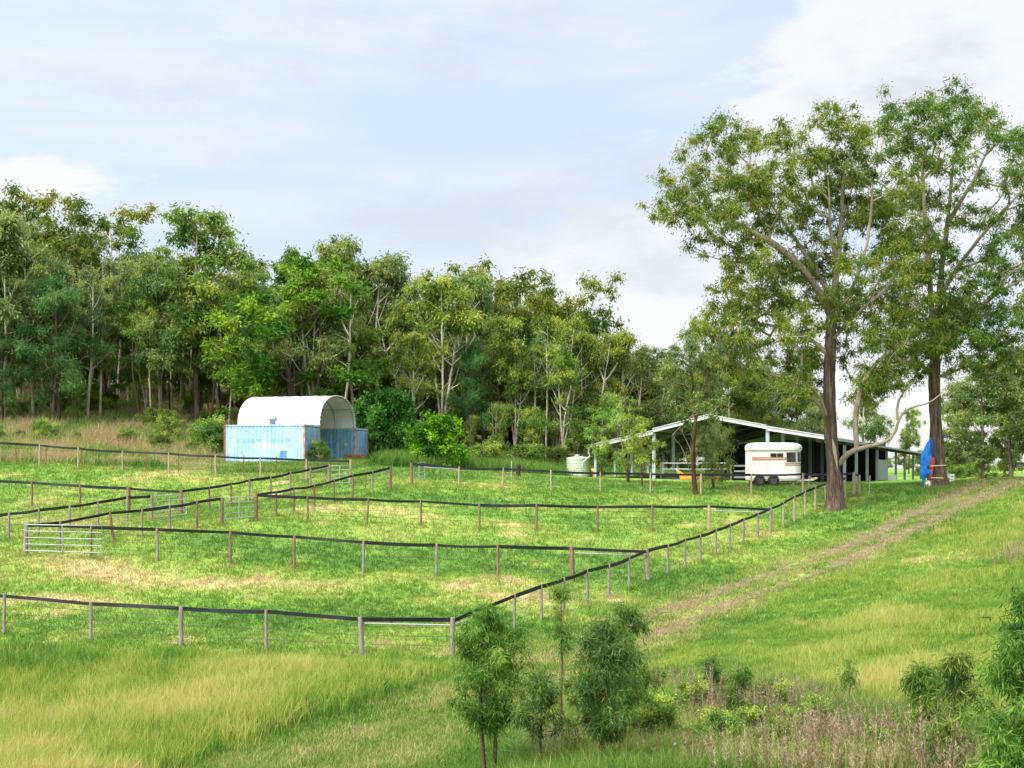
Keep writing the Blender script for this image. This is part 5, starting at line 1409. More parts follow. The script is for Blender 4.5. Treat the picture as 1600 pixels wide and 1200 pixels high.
FG = 'trees of the forest edge'
FRONT = [  # kind, column, depth, top row, width factor, label
    ('gum_e', -30, 98, 320, 1.1, 'tall dense gum at the far left edge of the picture'),
    ('sparse', 30, 112, 282, 1.0, 'airy gum with open crown rising above the left edge of the forest'),
    ('casuarina', 92, 97, 440, .95, 'dark blue green casuarina near the left edge, foliage reaching low'),
    ('casuarina', 5, 96, 520, .8, 'dark casuarina low at the left edge below the tall dense gum'),
    ('sparse', 165, 116, 306, 1.15, 'umbrella topped gum with see through crown against the sky at left'),
    ('wattle', 168, 104, 475, .75, 'small yellow green tree in front of the left forest trunks'),
    ('young', 118, 98, 590, .8, 'low leaning tree with dark bent stems above the dry slope'),
    ('gum_a', 308, 104, 332, 1.12, 'tall round headed gum with forked dark trunk left of the white dome'),
    ('wattle', 265, 108, 510, .5, 'slim bright green sapling left of the forked round headed gum'),
    ('gum_b', 225, 120, 395, 1.0, 'grey green gum between the umbrella topped gum and the round headed gum'),
    ('gum_e', 108, 120, 360, 1.1, 'bushy gum behind the dark casuarina at left'),
    ('gum_d', 395, 122, 392, 1.1, 'thin pale gum just right of the round headed gum'),
    ('wattle', 462, 100, 405, 1.25, 'large bright yellow green wattle rising behind the white dome'),
    ('gum_e', 520, 112, 372, .8, 'dense dark green gum right of the bright wattle'),
    ('gum_d', 455, 118, 374, .7, 'narrow gum poking above the bright wattle'),
    ('gum_b', 595, 112, 405, 1.0, 'pale trunked gum above the right end of the white dome'),
    ('sparse', 640, 118, 425, .9, 'light crowned gum behind the pale trunked ones'),
    ('gum_f', 640, 102, 520, .85, 'many stemmed pale gum above the dark round shrub'),
    ('gum_f', 690, 106, 435, 1.0, 'tall pale limbed gum above the bright green bush'),
    ('gum_b', 735, 112, 437, .8, 'olive gum with white branching limbs right of the bright green bush'),
    ('gum_c', 800, 118, 412, 1.05, 'wide dark limbed gum with ragged top in the middle of the skyline'),
    ('gum_c', 880, 120, 432, .95, 'broad gum sloping down at the right end of the tall skyline'),
    ('gum_a', 775, 108, 500, .9, 'brownish olive gum below the ragged topped one'),
    ('casuarina', 735, 106, 540, .7, 'dark narrow tree in the shade left of the brownish gum'),
    ('young', 775, 101, 618, .7, 'rounded light green young gum behind the middle lawn'),
    ('young', 735, 104, 640, .6, 'small grey green gum behind the bright green bush'),
    ('gum_f', 880, 106, 545, .95, 'bright leaved slim gum group behind the water tank'),
    ('gum_f', 920, 112, 520, .9, 'yellow green gum standing over the slim group behind the tank'),
    ('young', 835, 102, 625, .8, 'thin twiggy young gum left of the water tank'),
    ('young', 960, 108, 600, .9, 'leafy young gum over the left end of the shed roof'),
    ('gum_d', 835, 110, 560, .8, 'thin pale stemmed gum in the middle right of the forest edge'),
    ('gum_f', 965, 114, 520, 1.0, 'leafy many stemmed gum where the skyline steps down left of the shed'),
    ('gum_b', 1010, 126, 545, 1.0, 'grey green gum over the left end of the shed where the skyline is lowest'),
    ('gum_e', 985, 128, 565, 1.0, 'dark rounded gum where the skyline drops left of the shed'),
    ('gum_e', 1045, 135, 560, 1.0, 'green gum behind the peak of the shed'),
    ('gum_b', 1120, 140, 545, 1.1, 'grey green gum behind the slender red trunked tree'),
    ('gum_e', 1180, 140, 560, 1.1, 'dense gum behind the right slope of the shed gable'),
    ('gum_e', 1245, 142, 585, 1.0, 'dense low gum behind the shed roof left of the great trunk'),
    ('gum_c', 1120, 125, 470, .7, 'dark limbed gum half hidden left of the spreading gum'),
    ('gum_b', 1355, 160, 580, .8, 'small gum beyond the shed roof right of the great trunk'),
    ('gum_a', 1420, 165, 640, .7, 'light olive gum beyond the shed, left of the tallest trunk'),
    ('gum_e', 1535, 95, 560, 1.15, 'dark green gum with thick trunk behind the track at the right'),
    ('gum_e', 1610, 100, 540, 1.1, 'dark gum at the right edge of the picture'),
    ('gum_c', 1690, 96, 420, 1.0, 'tall gum beyond the right edge of the picture'),
    ('gum_a', 1580, 108, 555, 1.2, 'round headed gum behind the dark thick trunked gum at right'),
    ('gum_e', 1500, 112, 600, 1.0, 'green gum just right of the tallest trunk on the crest'),
    ('gum_e', 1650, 104, 520, 1.2, 'dense gum beyond the right edge behind the track'),
    ('young', 1535, 100, 690, 1.3, 'leafy low gum around the foot of the dark thick trunked gum'),
    ('young', 1490, 120, 680, .9, 'low olive tree behind the tallest trunk on the crest'),
    ('young', 1570, 112, 660, 1.1, 'bushy low gum under the dark gum at right'),
]
for (k, px, Y, top, wd, lab) in FRONT: plant(k, px, Y, top, lab, FG, wide=wd)


def skyline(px):
    return float(np.interp(px, [-200, 0, 50, 90, 130, 230, 300, 380, 420, 520, 600, 660, 720, 790, 860, 930, 1000, 1080, 1150, 1250, 1300],
                           [330, 330, 350, 350, 380, 395, 390, 405, 410, 415, 430, 450, 460, 455, 460, 520, 580, 560, 570, 600, 610]))


R = random.Random(5)
BACK_LAB = {'l': 'crowded forest gum on the slope left of the white dome', 'm': 'crowded forest gum behind the white dome', 'r': 'crowded forest gum behind the middle lawn and water tank', 's': 'crowded gum in the wood behind the shed'}
for row, (Y0, n) in enumerate(((106, 30), (118, 30), (131, 30), (146, 26))):
    for i in range(n):
        px = -140 + (i + R.uniform(.1, .9)) * (1400 / n) + row * 17
        Y = Y0 + R.uniform(-5, 5)
        if px > 960 and Y < 128: continue
        if px > 560 and Y < 110: Y += 6
        top = skyline(px) + R.uniform(4, 90) * (1.0 if row < 2 else .6)
        k = R.choice(['gum_a', 'gum_b', 'gum_b', 'gum_d', 'gum_d', 'gum_e', 'gum_f', 'gum_d'])
        zone = 'l' if px < 350 else 'm' if px < 600 else 'r' if px < 950 else 's'
        g_lab = {'l': 'gums crowding the slope left of the dome', 'm': 'gums crowding behind the dome', 'r': 'gums crowding behind the middle lawn', 's': 'gums in the wood behind the shed'}[zone]
        plant(k, px, Y, top, BACK_LAB[zone], g_lab, wide=R.uniform(.75, 1.15))
for i in range(96):
    px = -90 + (i + R.uniform(0, 1)) * 11; Y = R.uniform(97, 116) if px < 560 else R.uniform(108, 128)
    if px > 930: continue
    zone = 'l' if px < 350 else 'm' if px < 600 else 'r'
    plant(R.choice(['pole', 'pole', 'pole_dark']), px, Y, None, {'l': 'slim straight trunked young gum in the thicket left of the white dome', 'm': 'slim straight trunked young gum in the thicket behind the white dome', 'r': 'slim straight trunked young gum in the thicket behind the middle lawn'}[zone],
          {'l': 'slim gums left of the dome', 'm': 'slim gums behind the dome', 'r': 'slim gums behind the middle lawn'}[zone], H=R.uniform(9, 14.5), wide=R.uniform(.8, 1.3))
for i in range(76):
    px = -150 + (i + R.uniform(0, 1)) * 15.5; Y = R.uniform(146, 176)
    plant('young', px, Y, None, 'leafy tree at the back of the forest, seen only between trunks', 'trees at the back of the forest', H=R.uniform(8, 12), wide=R.uniform(1.5, 2.2))
for i in range(64):
    if i % 2 and i < 22: continue
    px = -100 + (i + R.uniform(0, 1)) * 21; Y = R.uniform(112, 152) if px < 960 else R.uniform(130, 160)
    zone = 'l' if px < 350 else 'm' if px < 600 else 'r' if px < 950 else 's'
    plant(R.choice(['young', 'young', 'casuarina', 'gum_f']), px, Y, None, {'l': 'low leafy tree among the trunks of the left slope', 'm': 'low leafy tree among the trunks behind the white dome', 'r': 'low leafy tree under the gums behind the middle lawn', 's': 'low leafy tree in the wood behind the shed'}[zone],
          {'l': 'low trees of the left slope', 'm': 'low trees behind the dome', 'r': 'low trees behind the middle lawn', 's': 'low trees behind the shed'}[zone], H=R.uniform(6, 10), wide=R.uniform(1.0, 1.5))
# understorey bushes of the slope and forest foot
plant('darkshrub', 600, 96, 612, 'large dark green round shrub right of the blue containers', 'shrubs by the containers', wide=.72)
plant('shrub', 690, 84, 645, 'bright green bush alone in the long grass', 'shrubs by the containers', wide=1.05)
plant('shrub', 643, 89, 702, 'low spreading branch of bright leaves left of the bright green bush', 'shrubs by the containers', wide=1.4)
plant('young', 575, 96, 650, 'pale leaved shrub just behind the second container doors', 'shrubs by the containers', wide=.9)
b_ = CO + EX * .75 + EN * .7
tb = place_tree('bush', 'small thin stemmed bush in front of the container doors', 'bush', Vector((b_.x, b_.y, ground(b_.x, b_.y) - .05)), PROTO['bush'][0], .4, (.55, .55, .72))
UG = 'low bushes along the forest foot'
for i in range(34):
    px = R.uniform(-60, 345); Y = R.uniform(85, 108)
    plant('bush', px, Y, None, 'scrubby weed bush on the bank below the left forest', 'scrub on the bank below the left forest', H=R.uniform(.9, 2.0), wide=R.uniform(.7, 1.15))
for (px, Y, top, wd, k) in [(160, 97, 662, 1.2, 'bush'), (200, 92, 668, 1.4, 'bush'), (330, 92, 650, 1.2, 'bush'), (60, 92, 670, 1.3, 'bush'), (250, 88, 690, 1.6, 'bush'), (420, 80, 722, 1.6, 'bush'), (470, 80, 724, 1.4, 'bush'), (520, 78, 728, 1.4, 'bush'), (390, 82, 720, 1.4, 'bush'),
                            (760, 95, 690, 1.5, 'bush'), (820, 98, 690, 1.4, 'bush'), (870, 104, 695, 1.3, 'bush'), (700, 97, 680, 1.5, 'bush'), (545, 88, 715, 1.0, 'bush'), (1495, 100, 725, 1.8, 'bush'), (1515, 105, 722, 1.8, 'bush'), (1440, 150, 726, 2.5, 'bush'), (10, 90, 690, 1.3, 'bush'), (115, 90, 690, 1.2, 'bush'), (300, 90, 688, 1.2, 'bush'), (610, 90, 712, 1.4, 'bush')]:
    side = 'left of the containers' if px < 350 else 'in front of the blue container' if px < 560 else 'between the containers and the tank' if px < 900 else 'behind the tarp bundle on the right crest'
    plant(k, px, Y, top, 'low rough bush ' + side, UG + ' ' + side, wide=min(1.15, wd))
# distant trees beyond the right crest
for i in range(26):
    px = 1290 + i * 17 + R.uniform(-6, 6); Y = R.uniform(300, 430)
    plant(R.choice(['gum_e', 'gum_a', 'young']), px, Y, None, 'far off tree on the flat beyond the shed', 'far off trees beyond the shed', H=R.uniform(4, 8.5), wide=R.uniform(1.2, 1.8))


# --- foreground saplings (tapered crown, narrow hanging leaves)
def sapling(label, px, base, top, hw, crown0, Y, stems=1, dens=1.0, leaf='leaf_sap', kind='gum_sapling', lean=0, ll=.13, lw=.017, tint0=.45, bark='bark_young'):
    b = pick(px, min(base, 1290)); Y = b.y; base_pt = Vector((b.x, b.y, b.z - .1)); s = Y / F
    H = (HY - top) * s - b.z; zc = (HY - crown0) * s - b.z; R = np.random.default_rng(int(px * 3 + top)); W_ = hw * s
    limbs = []; cl = []
    for m_ in range(stems):
        dx_ = (m_ - (stems - 1) / 2) * .34
        limbs.append(([(dx_ * .4, 0, -.05), (dx_ + lean * .3, R.normal(0, .05), H * .45), (dx_ * .6 + lean, 0, H * (.97 if m_ == 0 else .85))], .022 + .009 * H, .006))
    n = int(175 * dens * max(.06, W_ * (H - zc))); nb = max(5, n // 7)
    for b_i in range(nb):
        f = (b_i + R.random()) / nb; z = zc + (H - zc) * f
        prof = (min(1, f / .25) ** .6) * (1 - (max(0, (f - .25)) / .75) ** 1.5) ** .75 + .08
        a = R.random() * 6.28; r = W_ * prof * R.uniform(.4, 1.35); bt = R.normal(tint0, .16)
        for _ in range(max(2, n // nb)):
            g_f = R.random() ** .7
            cl.append((r * g_f * math.cos(a) + lean * z / H + R.normal(0, .06), r * g_f * math.sin(a) + R.normal(0, .06), z + (g_f - .5) * .3 * r + R.normal(0, .07), R.uniform(.10, .22), float(np.clip(bt + R.normal(0, .14), 0, 1))))
    return place_tree(kind, label, 'tree', base_pt, make_tree(int(px + top), limbs, np.array(cl), 50, ll, lw, .0035, (.02, .004), .18, .75, 5, 1.0, (.5, .22), bark, leaf), group='young trees on the near bank')


sapling('bushy twin stemmed sapling nearest the fence corner, with a few yellow leaves', 764, 1215, 950, 70, 1125, 24.5, 2, 1.15)
sapling('thin tall sapling with almost bare stem between the two bushy ones', 876, 1165, 900, 13, 1000, 27, 1, .9, 'leaf_forest', tint0=.3)
sapling('low sapling with small crown beside the thin bare stemmed one', 845, 1215, 1050, 42, 1135, 23.5, 1, .9, 'leaf_sapblue')
sapling('broad bushy blue green sapling left of the dry weeds', 940, 1220, 970, 74, 1135, 24.0, 1, 1.05, 'leaf_sapblue')
sapling('sapling with pointed top close behind the broad blue green one', 976, 1190, 945, 52, 1120, 25.5, 1, .8, 'leaf_sap')
sapling('leaning low shoot at the foot of the broad blue green sapling', 900, 1205, 1110, 30, 1170, 23.6, 1, .5, 'leaf_forest', tint0=.65)
sapling('small dark sapling among the dry weeds', 1113, 1115, 1026, 17, 1088, 27, 1, 1.3, 'leaf_sapblue')
sapling('ragged sapling tangled with dry stalks', 1165, 1160, 1040, 30, 1130, 26, 2, .7, 'leaf_sap')
sapling('tiny sapling alone in the open field', 1327, 1105, 1036, 10, 1062, 28, 1, 1.2, 'leaf_forest')
sapling('dark tapering sapling left of the lighter one near the right corner', 1440, 1185, 1028, 34, 1135, 24.5, 1, 1.3, 'leaf_sap')
sapling('lighter loose sapling second from the right corner', 1490, 1230, 1008, 42, 1190, 23.5, 1, .75, 'leaf_sapblue', tint0=.6)
sapling('large leafy sapling cut by the right edge of the picture', 1600, 1250, 915, 56, 1185, 22.5, 1, .9, 'leaf_sap')
sapling('low bushy sapling in the bottom right corner', 1560, 1260, 1120, 46, 1215, 21.5, 1, .9, 'leaf_sap')
# the few yellow leaves
b = at(768, 24.3); p = Vector(W(758, 1110, 24.2)); R_ = np.random.default_rng(3)
cl = np.array([(p.x + R_.normal(0, .06), p.y + R_.normal(0, .06), p.z + R_.normal(0, .03), .06, .5) for _ in range(5)])
for o in COL.objects:
    if o.get('label', '').startswith('bushy twin'):
        cl[:, :3] -= np.array(o.location); mm = make_tree(77, [([tuple(cl[0, :3] - .05), tuple(cl[0, :3])], .004, .003)], cl, 14, .11, .03, .003, (.02, .004), .1, .3, 4, 1, (.5, .1), 'bark_young', 'leaf_yellow')
        mm[1].name = 'yellow_leaves'; link('yellow_leaves', mm[1], o); link('yellow_twig', mm[0], o)


# ------------------------------------------------------------------ tarp bundle and small things by the tall gum
def cloth(rings, mat_, name, parent, n=44, fold=.22, seed=1):
    """soft hanging cloth: list of (z, cx, cy, rx, ry)"""
    R = np.random.default_rng(seed); ph = R.uniform(0, 6.28, 4); mb = MB(); vs = []; fs = []
    dense = []
    for a_, b_ in zip(rings[:-1], rings[1:]):
        for t_ in (0, .25, .5, .75): dense.append(tuple(u_ + (v_ - u_) * t_ for u_, v_ in zip(a_, b_)))
    rings = dense + [rings[-1]]
    for i, (z, cx, cy, rx, ry) in enumerate(rings):
        for k in range(n):
            a = 2 * math.pi * k / n; f = 1 + fold * math.sin(5 * a + ph[0] + z * 1.1) + fold * .7 * abs(math.sin(4.5 * a + ph[1] - z * 2.4)) - fold * .3 + fold * .5 * math.sin(z * 9 + 3 * a + ph[3]) * math.sin(2 * a + ph[0]) + R.normal(0, .035)
            vs.append((cx + rx * f * math.cos(a), cy + ry * f * math.sin(a), z + .03 * math.sin(3 * a + ph[2])))
    for i in range(len(rings) - 1):
        for k in range(n): fs.append((i * n + k, i * n + (k + 1) % n, (i + 1) * n + (k + 1) % n, (i + 1) * n + k))
    mb.add(vs, fs, False); mb.add(vs[:n], [tuple(range(n))[::-1]]); mb.add(vs[-n:], [tuple(range(n))])
    return mb.build(name, mat_, parent)


s2 = Y2 / F
bp_ = Vector(W(1449, 757, Y2 - .35)); bp_.z = ground(bp_.x, bp_.y)
root = thing('tarp_bundle', 'tall furled bundle in blue tarp with red cloth, strapped upright to the tallest gum trunk', 'bundle', tuple(bp_))
zz = lambda py: (757 - py) * s2
xx = lambda px: (px - 1449) * s2
cloth([(zz(748), xx(1443), -.05, .05, .07), (zz(743), xx(1443), -.04, .13, .13), (zz(737), xx(1445.5), -.06, .27, .2), (zz(733), xx(1446), -.05, .29, .2), (zz(730), xx(1445), 0, .22, .2), (zz(720), xx(1445.5), 0, .25, .22), (zz(710), xx(1447.5), .02, .27, .22), (zz(700), xx(1450), .03, .22, .2), (zz(692), xx(1452), .05, .15, .15), (zz(684), xx(1454.5), .08, .06, .08), (zz(682), xx(1455), .08, .02, .03)], M['tarp'], 'tarp', root, seed=2)
cloth([(zz(710), xx(1455.5), -.1, .05, .06), (zz(700), xx(1455.5), -.1, .1, .08), (zz(690), xx(1456), -.08, .1, .08), (zz(682.5), xx(1455), -.02, .06, .05)], M['tarp_in'], 'tarp_fold', root, seed=3, fold=.08)
cloth([(zz(751), xx(1452), .05, .05, .08), (zz(745), xx(1453), .02, .1, .12), (zz(732), xx(1455), 0, .12, .14), (zz(718), xx(1456.5), -.02, .13, .14), (zz(711), xx(1457), -.02, .07, .08)], M['red'], 'red_cloth', root, seed=4, fold=.07)
cloth([(zz(747), xx(1449), -.12, .05, .05), (zz(738), xx(1449), -.14, .07, .06), (zz(725), xx(1450), -.14, .06, .06)], M['green'], 'green_cloth', root, seed=5, fold=.06)
cloth([(zz(764), xx(1438.5), -.15, .05, .06), (zz(760), xx(1438.5), -.12, .1, .1), (zz(753), xx(1440), -.08, .08, .09), (zz(749), xx(1441), -.05, .04, .05)], M['green'], 'green_cloth', root, seed=6, fold=.08)
cloth([(zz(757), xx(1449), -.1, .1, .1), (zz(752), xx(1449), -.1, .14, .1), (zz(748), xx(1450), -.05, .06, .06)], M['float_roof'], 'white_cloth', root, seed=7, fold=.1)
cloth([(zz(755.5), xx(1448), -.22, .05, .05), (zz(753), xx(1448), -.22, .06, .05)], M['red'], 'red_cloth', root, seed=8, fold=.1)
mb = MB(); mb.tube([(xx(1444), -.1, zz(750)), (xx(1443), -.12, zz(765))], .03, 6); mb.tube([(xx(1453), -.1, zz(748)), (xx(1455), -.12, zz(762))], .03, 6); mb.build('pole_leg', M['galv'], root)
for (py, tilt, ex) in ((724.5, .03, .5), (743.5, -.02, .12)):
    mb = MB(); c = Vector((xx(1465), .38, zz(py))); rr = .58
    pts = []
    for k in range(29):
        a = 2 * math.pi * k / 28; lx = -ex * max(0, math.cos(a - math.pi)) ** 2
        pts.append(c + Vector((rr * math.cos(a) + lx, rr * math.sin(a), tilt * math.cos(a))))
    mb.tube(pts, .03, 6, False); mb.build('strap', M['strap'], root)
p = Vector(W(1484, 750, Y2 + 1.2)); p.z = ground(p.x, p.y)
root = thing('slatted_crate', 'white slatted crate on the grass just right of the tallest trunk', 'crate', tuple(p), .2)
for z in (.1, .28, .46):
    mb = MB(); mb.box((0, -.2, z), (.34, .02, .1)); mb.box((-.17, 0, z), (.02, .4, .1)); mb.box((.17, 0, z), (.02, .4, .1)); mb.box((0, .2, z), (.34, .02, .1)); mb.build('slat', M['float_roof'], root)
mb = MB()
for x in (-.16, .16):
    for y in (-.19, .19): mb.box((x, y, .27), (.04, .04, .54))
mb.build('crate_frame', M['float_roof'], root)
p = Vector(W(1478.5, 751, Y2 + .9)); p.z = ground(p.x, p.y)
mb = MB(); mb.tube([(0, 0, 0), (-.06, .02, .55)], .035, 7); mb.tube([(.12, 0, 0), (-.02, .02, .45)], .035, 7); mb.box((.06, -.02, .18), (.22, .1, .28), Matrix.Rotation(.3, 3, 'Y'), .02)
tag(mb.build('wheelbarrow_frame', M['stripe'], None, tuple(p)), 'small red brown frame leaning by the tallest trunk beside the white crate', 'frame')


# ------------------------------------------------------------------ grass
def blades(name, pts, per, hgt, spread, width, lean, tfun, mat_=None, segs=1, tipadd=.0, tnoise=.10, zoff=-.01, kind='stuff', hsig=.3, seed=1):
    """one mesh of grass blades round the given tuft points; hgt and width may be arrays per tuft"""
    R = np.random.default_rng(seed); n = len(pts); N = n * per
    base = np.repeat(pts, per, 0) + R.normal(0, 1, (N, 2)) * (np.repeat(spread, per)[:, None] if hasattr(spread, '__len__') else spread)
    h = (np.repeat(hgt, per) if hasattr(hgt, '__len__') else np.full(N, hgt)) * np.clip(R.normal(1, hsig, N), .3, 2.0)
    w = (np.repeat(width, per) if hasattr(width, '__len__') else np.full(N, width)) * R.uniform(.7, 1.3, N)
    z = hz(base[:, 0], base[:, 1]) + zoff
    a = R.random(N) * 6.28; la = R.random(N) * 6.28; ln = np.abs(R.normal(0, lean, N)) * h
    ca, sa = np.cos(a) * w / 2, np.sin(a) * w / 2
    lx, ly = np.cos(la) * ln, np.sin(la) * ln
    t = tfun(base[:, 0], base[:, 1]) + np.repeat(R.normal(0, tnoise, n), per) + R.normal(0, tnoise * .7, N)
    if segs == 1:
        V = np.stack([np.c_[base[:, 0] - ca, base[:, 1] - sa, z], np.c_[base[:, 0] + ca, base[:, 1] + sa, z], np.c_[base[:, 0] + lx, base[:, 1] + ly, z + h]], 1).reshape(-1, 3)
        Fa = np.arange(N * 3).reshape(N, 3); ta = t
    else:
        m1 = .55
        V = np.stack([np.c_[base[:, 0] - ca, base[:, 1] - sa, z], np.c_[base[:, 0] + ca, base[:, 1] + sa, z],
                      np.c_[base[:, 0] + lx * .35 - ca * .75, base[:, 1] + ly * .35 - sa * .75, z + h * m1], np.c_[base[:, 0] + lx * .35 + ca * .75, base[:, 1] + ly * .35 + sa * .75, z + h * m1],
                      np.c_[base[:, 0] + lx, base[:, 1] + ly, z + h * .97]], 1).reshape(-1, 3)
        i = np.arange(N)[:, None] * 5
        Fa = np.concatenate([i + np.array([0, 1, 3]), i + np.array([0, 3, 2]), i + np.array([2, 3, 4])], 1).reshape(-1, 3)
        ta = np.stack([t, t, t + tipadd], 1).ravel()
    me = np_mesh(name, V, Fa, mat_ or M['grass'], {'tint': ('FACE', np.clip(ta, 0, 1))})
    return tag(link(name, me), kind=kind)


def scatter(n, y0, y1, seed, pw=1.6, x0=-110, x1=1710, keep=None):
    """points on the seen ground, denser near the camera"""
    R = np.random.default_rng(seed); u = R.random(n)
    k = 1 - pw + 1e-3; Y = (y0 ** k + u * (y1 ** k - y0 ** k)) ** (1 / k)
    X = (x0 + R.random(n) * (x1 - x0) - CX) / F * Y
    P_ = np.stack([X, Y], 1)
    if keep is not None: P_ = P_[keep(P_)]
    return P_


def inside(P_, poly):
    x, y = P_[:, 0], P_[:, 1]; r = np.zeros(len(P_), bool); j = len(poly) - 1
    for i in range(len(poly)):
        xi, yi = poly[i]; xj, yj = poly[j]
        c = ((yi > y) != (yj > y)) & (x < (xj - xi) * (y - yi) / (yj - yi + 1e-12) + xi); r ^= c; j = i
    return r


def gpoly(pxs): return [(p.x, p.y) for p in (pick(*q_) for q_ in pxs)]


def track_free(P_): return np.minimum(dist_to(P_, rutR), dist_to(P_, rutL))


TALL_L = gpoly([(-260, 1012), (300, 1022), (560, 1032), (690, 1036), (735, 1042), (700, 1056), (640, 1068), (580, 1092), (520, 1112), (450, 1135), (390, 1155), (330, 1175), (280, 1196), (200, 1230), (-260, 1330)])
FIELD_R = gpoly([(1640, 762), (1560, 790), (1480, 825), (1400, 862), (1320, 898), (1200, 945), (1080, 1000), (1020, 1040), (960, 1100), (880, 1180), (800, 1240), (1750, 1320), (1800, 800)])
BANK = gpoly([(1000, 1075), (1060, 1035), (1200, 1040), (1260, 1080), (1420, 1120), (1520, 1150), (1540, 1290), (760, 1290), (800, 1200), (860, 1150)])


def short_keep(P_):
    d = track_free(P_); R = np.random.default_rng(4)
    ok = (d > .38) | (R.random(len(P_)) < np.where(P_[:, 1] > 50, .04, np.where(P_[:, 1] > 42, .3, .6)))
    return ok & ~inside(P_, TALL_L)


rowtint = lambda x, y: tint(x, y)
Ps = scatter(150000, 21, 84, 31, 1.35, keep=short_keep)
dT = track_free(Ps)
blades('short_grass', Ps, 6, .075 + .05 * fbm(Ps[:, 0] / 3, Ps[:, 1] / 3, 14) + .0004 * Ps[:, 1], .10, .012 + .0004 * Ps[:, 1], .7, lambda x, y: tint(x, y) + .0, seed=41, tnoise=.09)
# verge and middle strip of the track: drier, longer
Pv = scatter(60000, 24, 76, 32, 1.3, keep=lambda p: (track_free(p) < 1.9) & (track_free(p) > np.where(p[:, 1] > 50, .30, np.where(p[:, 1] > 42, .13, .06))))
blades('track_verge_grass', Pv, 6, .12 + .06 * fbm(Pv[:, 0], Pv[:, 1], 15), .10, .012 + .0003 * Pv[:, 1], .6, lambda x, y: tint(x, y) * .5 + .17 - .06 * (y < 38) + (.36 - .10 * (y < 36)) * np.exp(-(track_free(np.stack([x, y], 1)) / 1.25) ** 2) + .6 * (fbm(x / 1.8, y / 1.8, 33) - .48), seed=42, segs=2, tipadd=.1)
# tall seeding grass, lower left
Pt = scatter(30000, 24, 41, 33, 1.2, -200, 760, keep=lambda p: inside(p + np.random.default_rng(8).normal(0, .38, p.shape), TALL_L))
edge = np.array(TALL_L[4:14]); dE = dist_to(Pt, np.repeat(edge, 3, 0))
hT = (.24 + .42 * fbm(Pt[:, 0] / 3, Pt[:, 1] / 3, 16)) * (1 - .5 * np.clip((Pt[:, 1] - 36.5) / 2.5, 0, 1))
tallt = lambda x, y: np.clip(.36 + 1.1 * (fbm(x / 3.4, y / 2.6, 18) - .5) + .5 * (fbm(x * 1.1, y * .9, 19) - .5) - .22 * np.clip((y - 36.5) / 2.5, 0, 1), .05, .62)
blades('tall_grass', Pt, 10, hT, .09, .017, .42, tallt, M['seed_grass'], segs=2, tipadd=.2, seed=43, tnoise=.15)
# right hand field, knee high and seeding in patches
Pf = scatter(52000, 17.5, 62, 34, 1.3, 700, 1760, keep=lambda p: inside(p, FIELD_R) & (track_free(p) > .5))
hF = np.clip(.16 + .9 * (fbm(Pf[:, 0] / 4.2, Pf[:, 1] / 3.4, 21) - .5), .07, .42)
fieldt = lambda x, y: np.clip(.33 + 1.1 * (fbm(x / 4.2, y / 3.4, 21) - .5) + .35 * (fbm(x * 1.1, y * 1.1, 22) - .5), .06, .68)
blades('field_grass', Pf, 9, hF, .10, .013, .45, fieldt, M['seed_grass'], segs=2, tipadd=.14, seed=44, tnoise=.12)
# rank grass on the near bank
Pb = scatter(12000, 17.5, 30, 35, 1.0, 760, 1700, keep=lambda p: inside(p, BANK))
blades('bank_grass', Pb, 10, .22 + .30 * fbm(Pb[:, 0] / 1.5, Pb[:, 1] / 1.5, 23), .10, .012, .55, lambda x, y: .06 + .95 * np.clip(fbm(x / 1.3, y / 1.3, 24) - .38, 0, 1), segs=2, tipadd=.08, seed=45, tnoise=.14)
# rough grass of the slope below the forest and the lush strip behind the lawn
SLOPE = gpoly([(-260, 726), (60, 722), (200, 730), (340, 738), (420, 742), (520, 742), (560, 730)]) + [(-4, 88), (2, 93), (8, 101), (10, 112), (-8, 112), (-22, 112), (-48, 128), (-75, 118)]
Pl = scatter(34000, 74, 128, 36, 1.1, -120, 960, keep=lambda p: inside(p, SLOPE))
dry_l = np.clip((-8 - Pl[:, 0]) / 10, 0, 1)
blades('slope_grass', Pl, 8, (.35 + .5 * fbm(Pl[:, 0] / 2.5, Pl[:, 1] / 2.5, 25)) * (1 - .35 * (Pl[:, 1] > 100)) * np.where((Pl[:, 1] < 93) & (Pl[:, 0] > -22) & (Pl[:, 0] < -6), .32, 1), .25, .045, .5,
       lambda x, y: np.clip(.12 + np.clip((-11 - x) / 12, 0, 1) * np.clip(2.3 * fbm(x / 2.4, y / 2.4, 26) - .75, 0, .8) + .4 * (fbm(x / 1.2, y / 1.2, 27) - .45), .02, .95), segs=2, tipadd=.1, seed=46, tnoise=.14)
LUSH = gpoly([(578, 728), (640, 731), (720, 734), (790, 738), (850, 741)]) + [(3.5, 96), (5, 103), (3, 106), (-3, 104), (-6, 99), (-9, 94)]
Pu = scatter(9000, 78, 110, 37, 1.1, 540, 1000, keep=lambda p: inside(p, LUSH))
blades('lush_grass', Pu, 9, .45 + .5 * fbm(Pu[:, 0] / 2, Pu[:, 1] / 2, 28), .22, .045, .4, lambda x, y: .10 + .35 * np.clip(fbm(x / 2.5, y / 2.5, 29) - .3, 0, 1), segs=2, tipadd=.1, seed=47)
# tufts at the feet of the fences
feet = np.concatenate([np.array([[W(p[0], p[2], depth_on(p[0], *ln))[:2] for p in posts]]).reshape(-1, 2) for ln, posts in FENCES.values()])
ft = np.repeat(feet, 14, 0) + rng.normal(0, .22, (len(feet) * 14, 2))
blades('fence_foot_grass', ft, 6, .15, .06, .018 + .0003 * ft[:, 1], .5, lambda x, y: tint(x, y) + .08, seed=48)


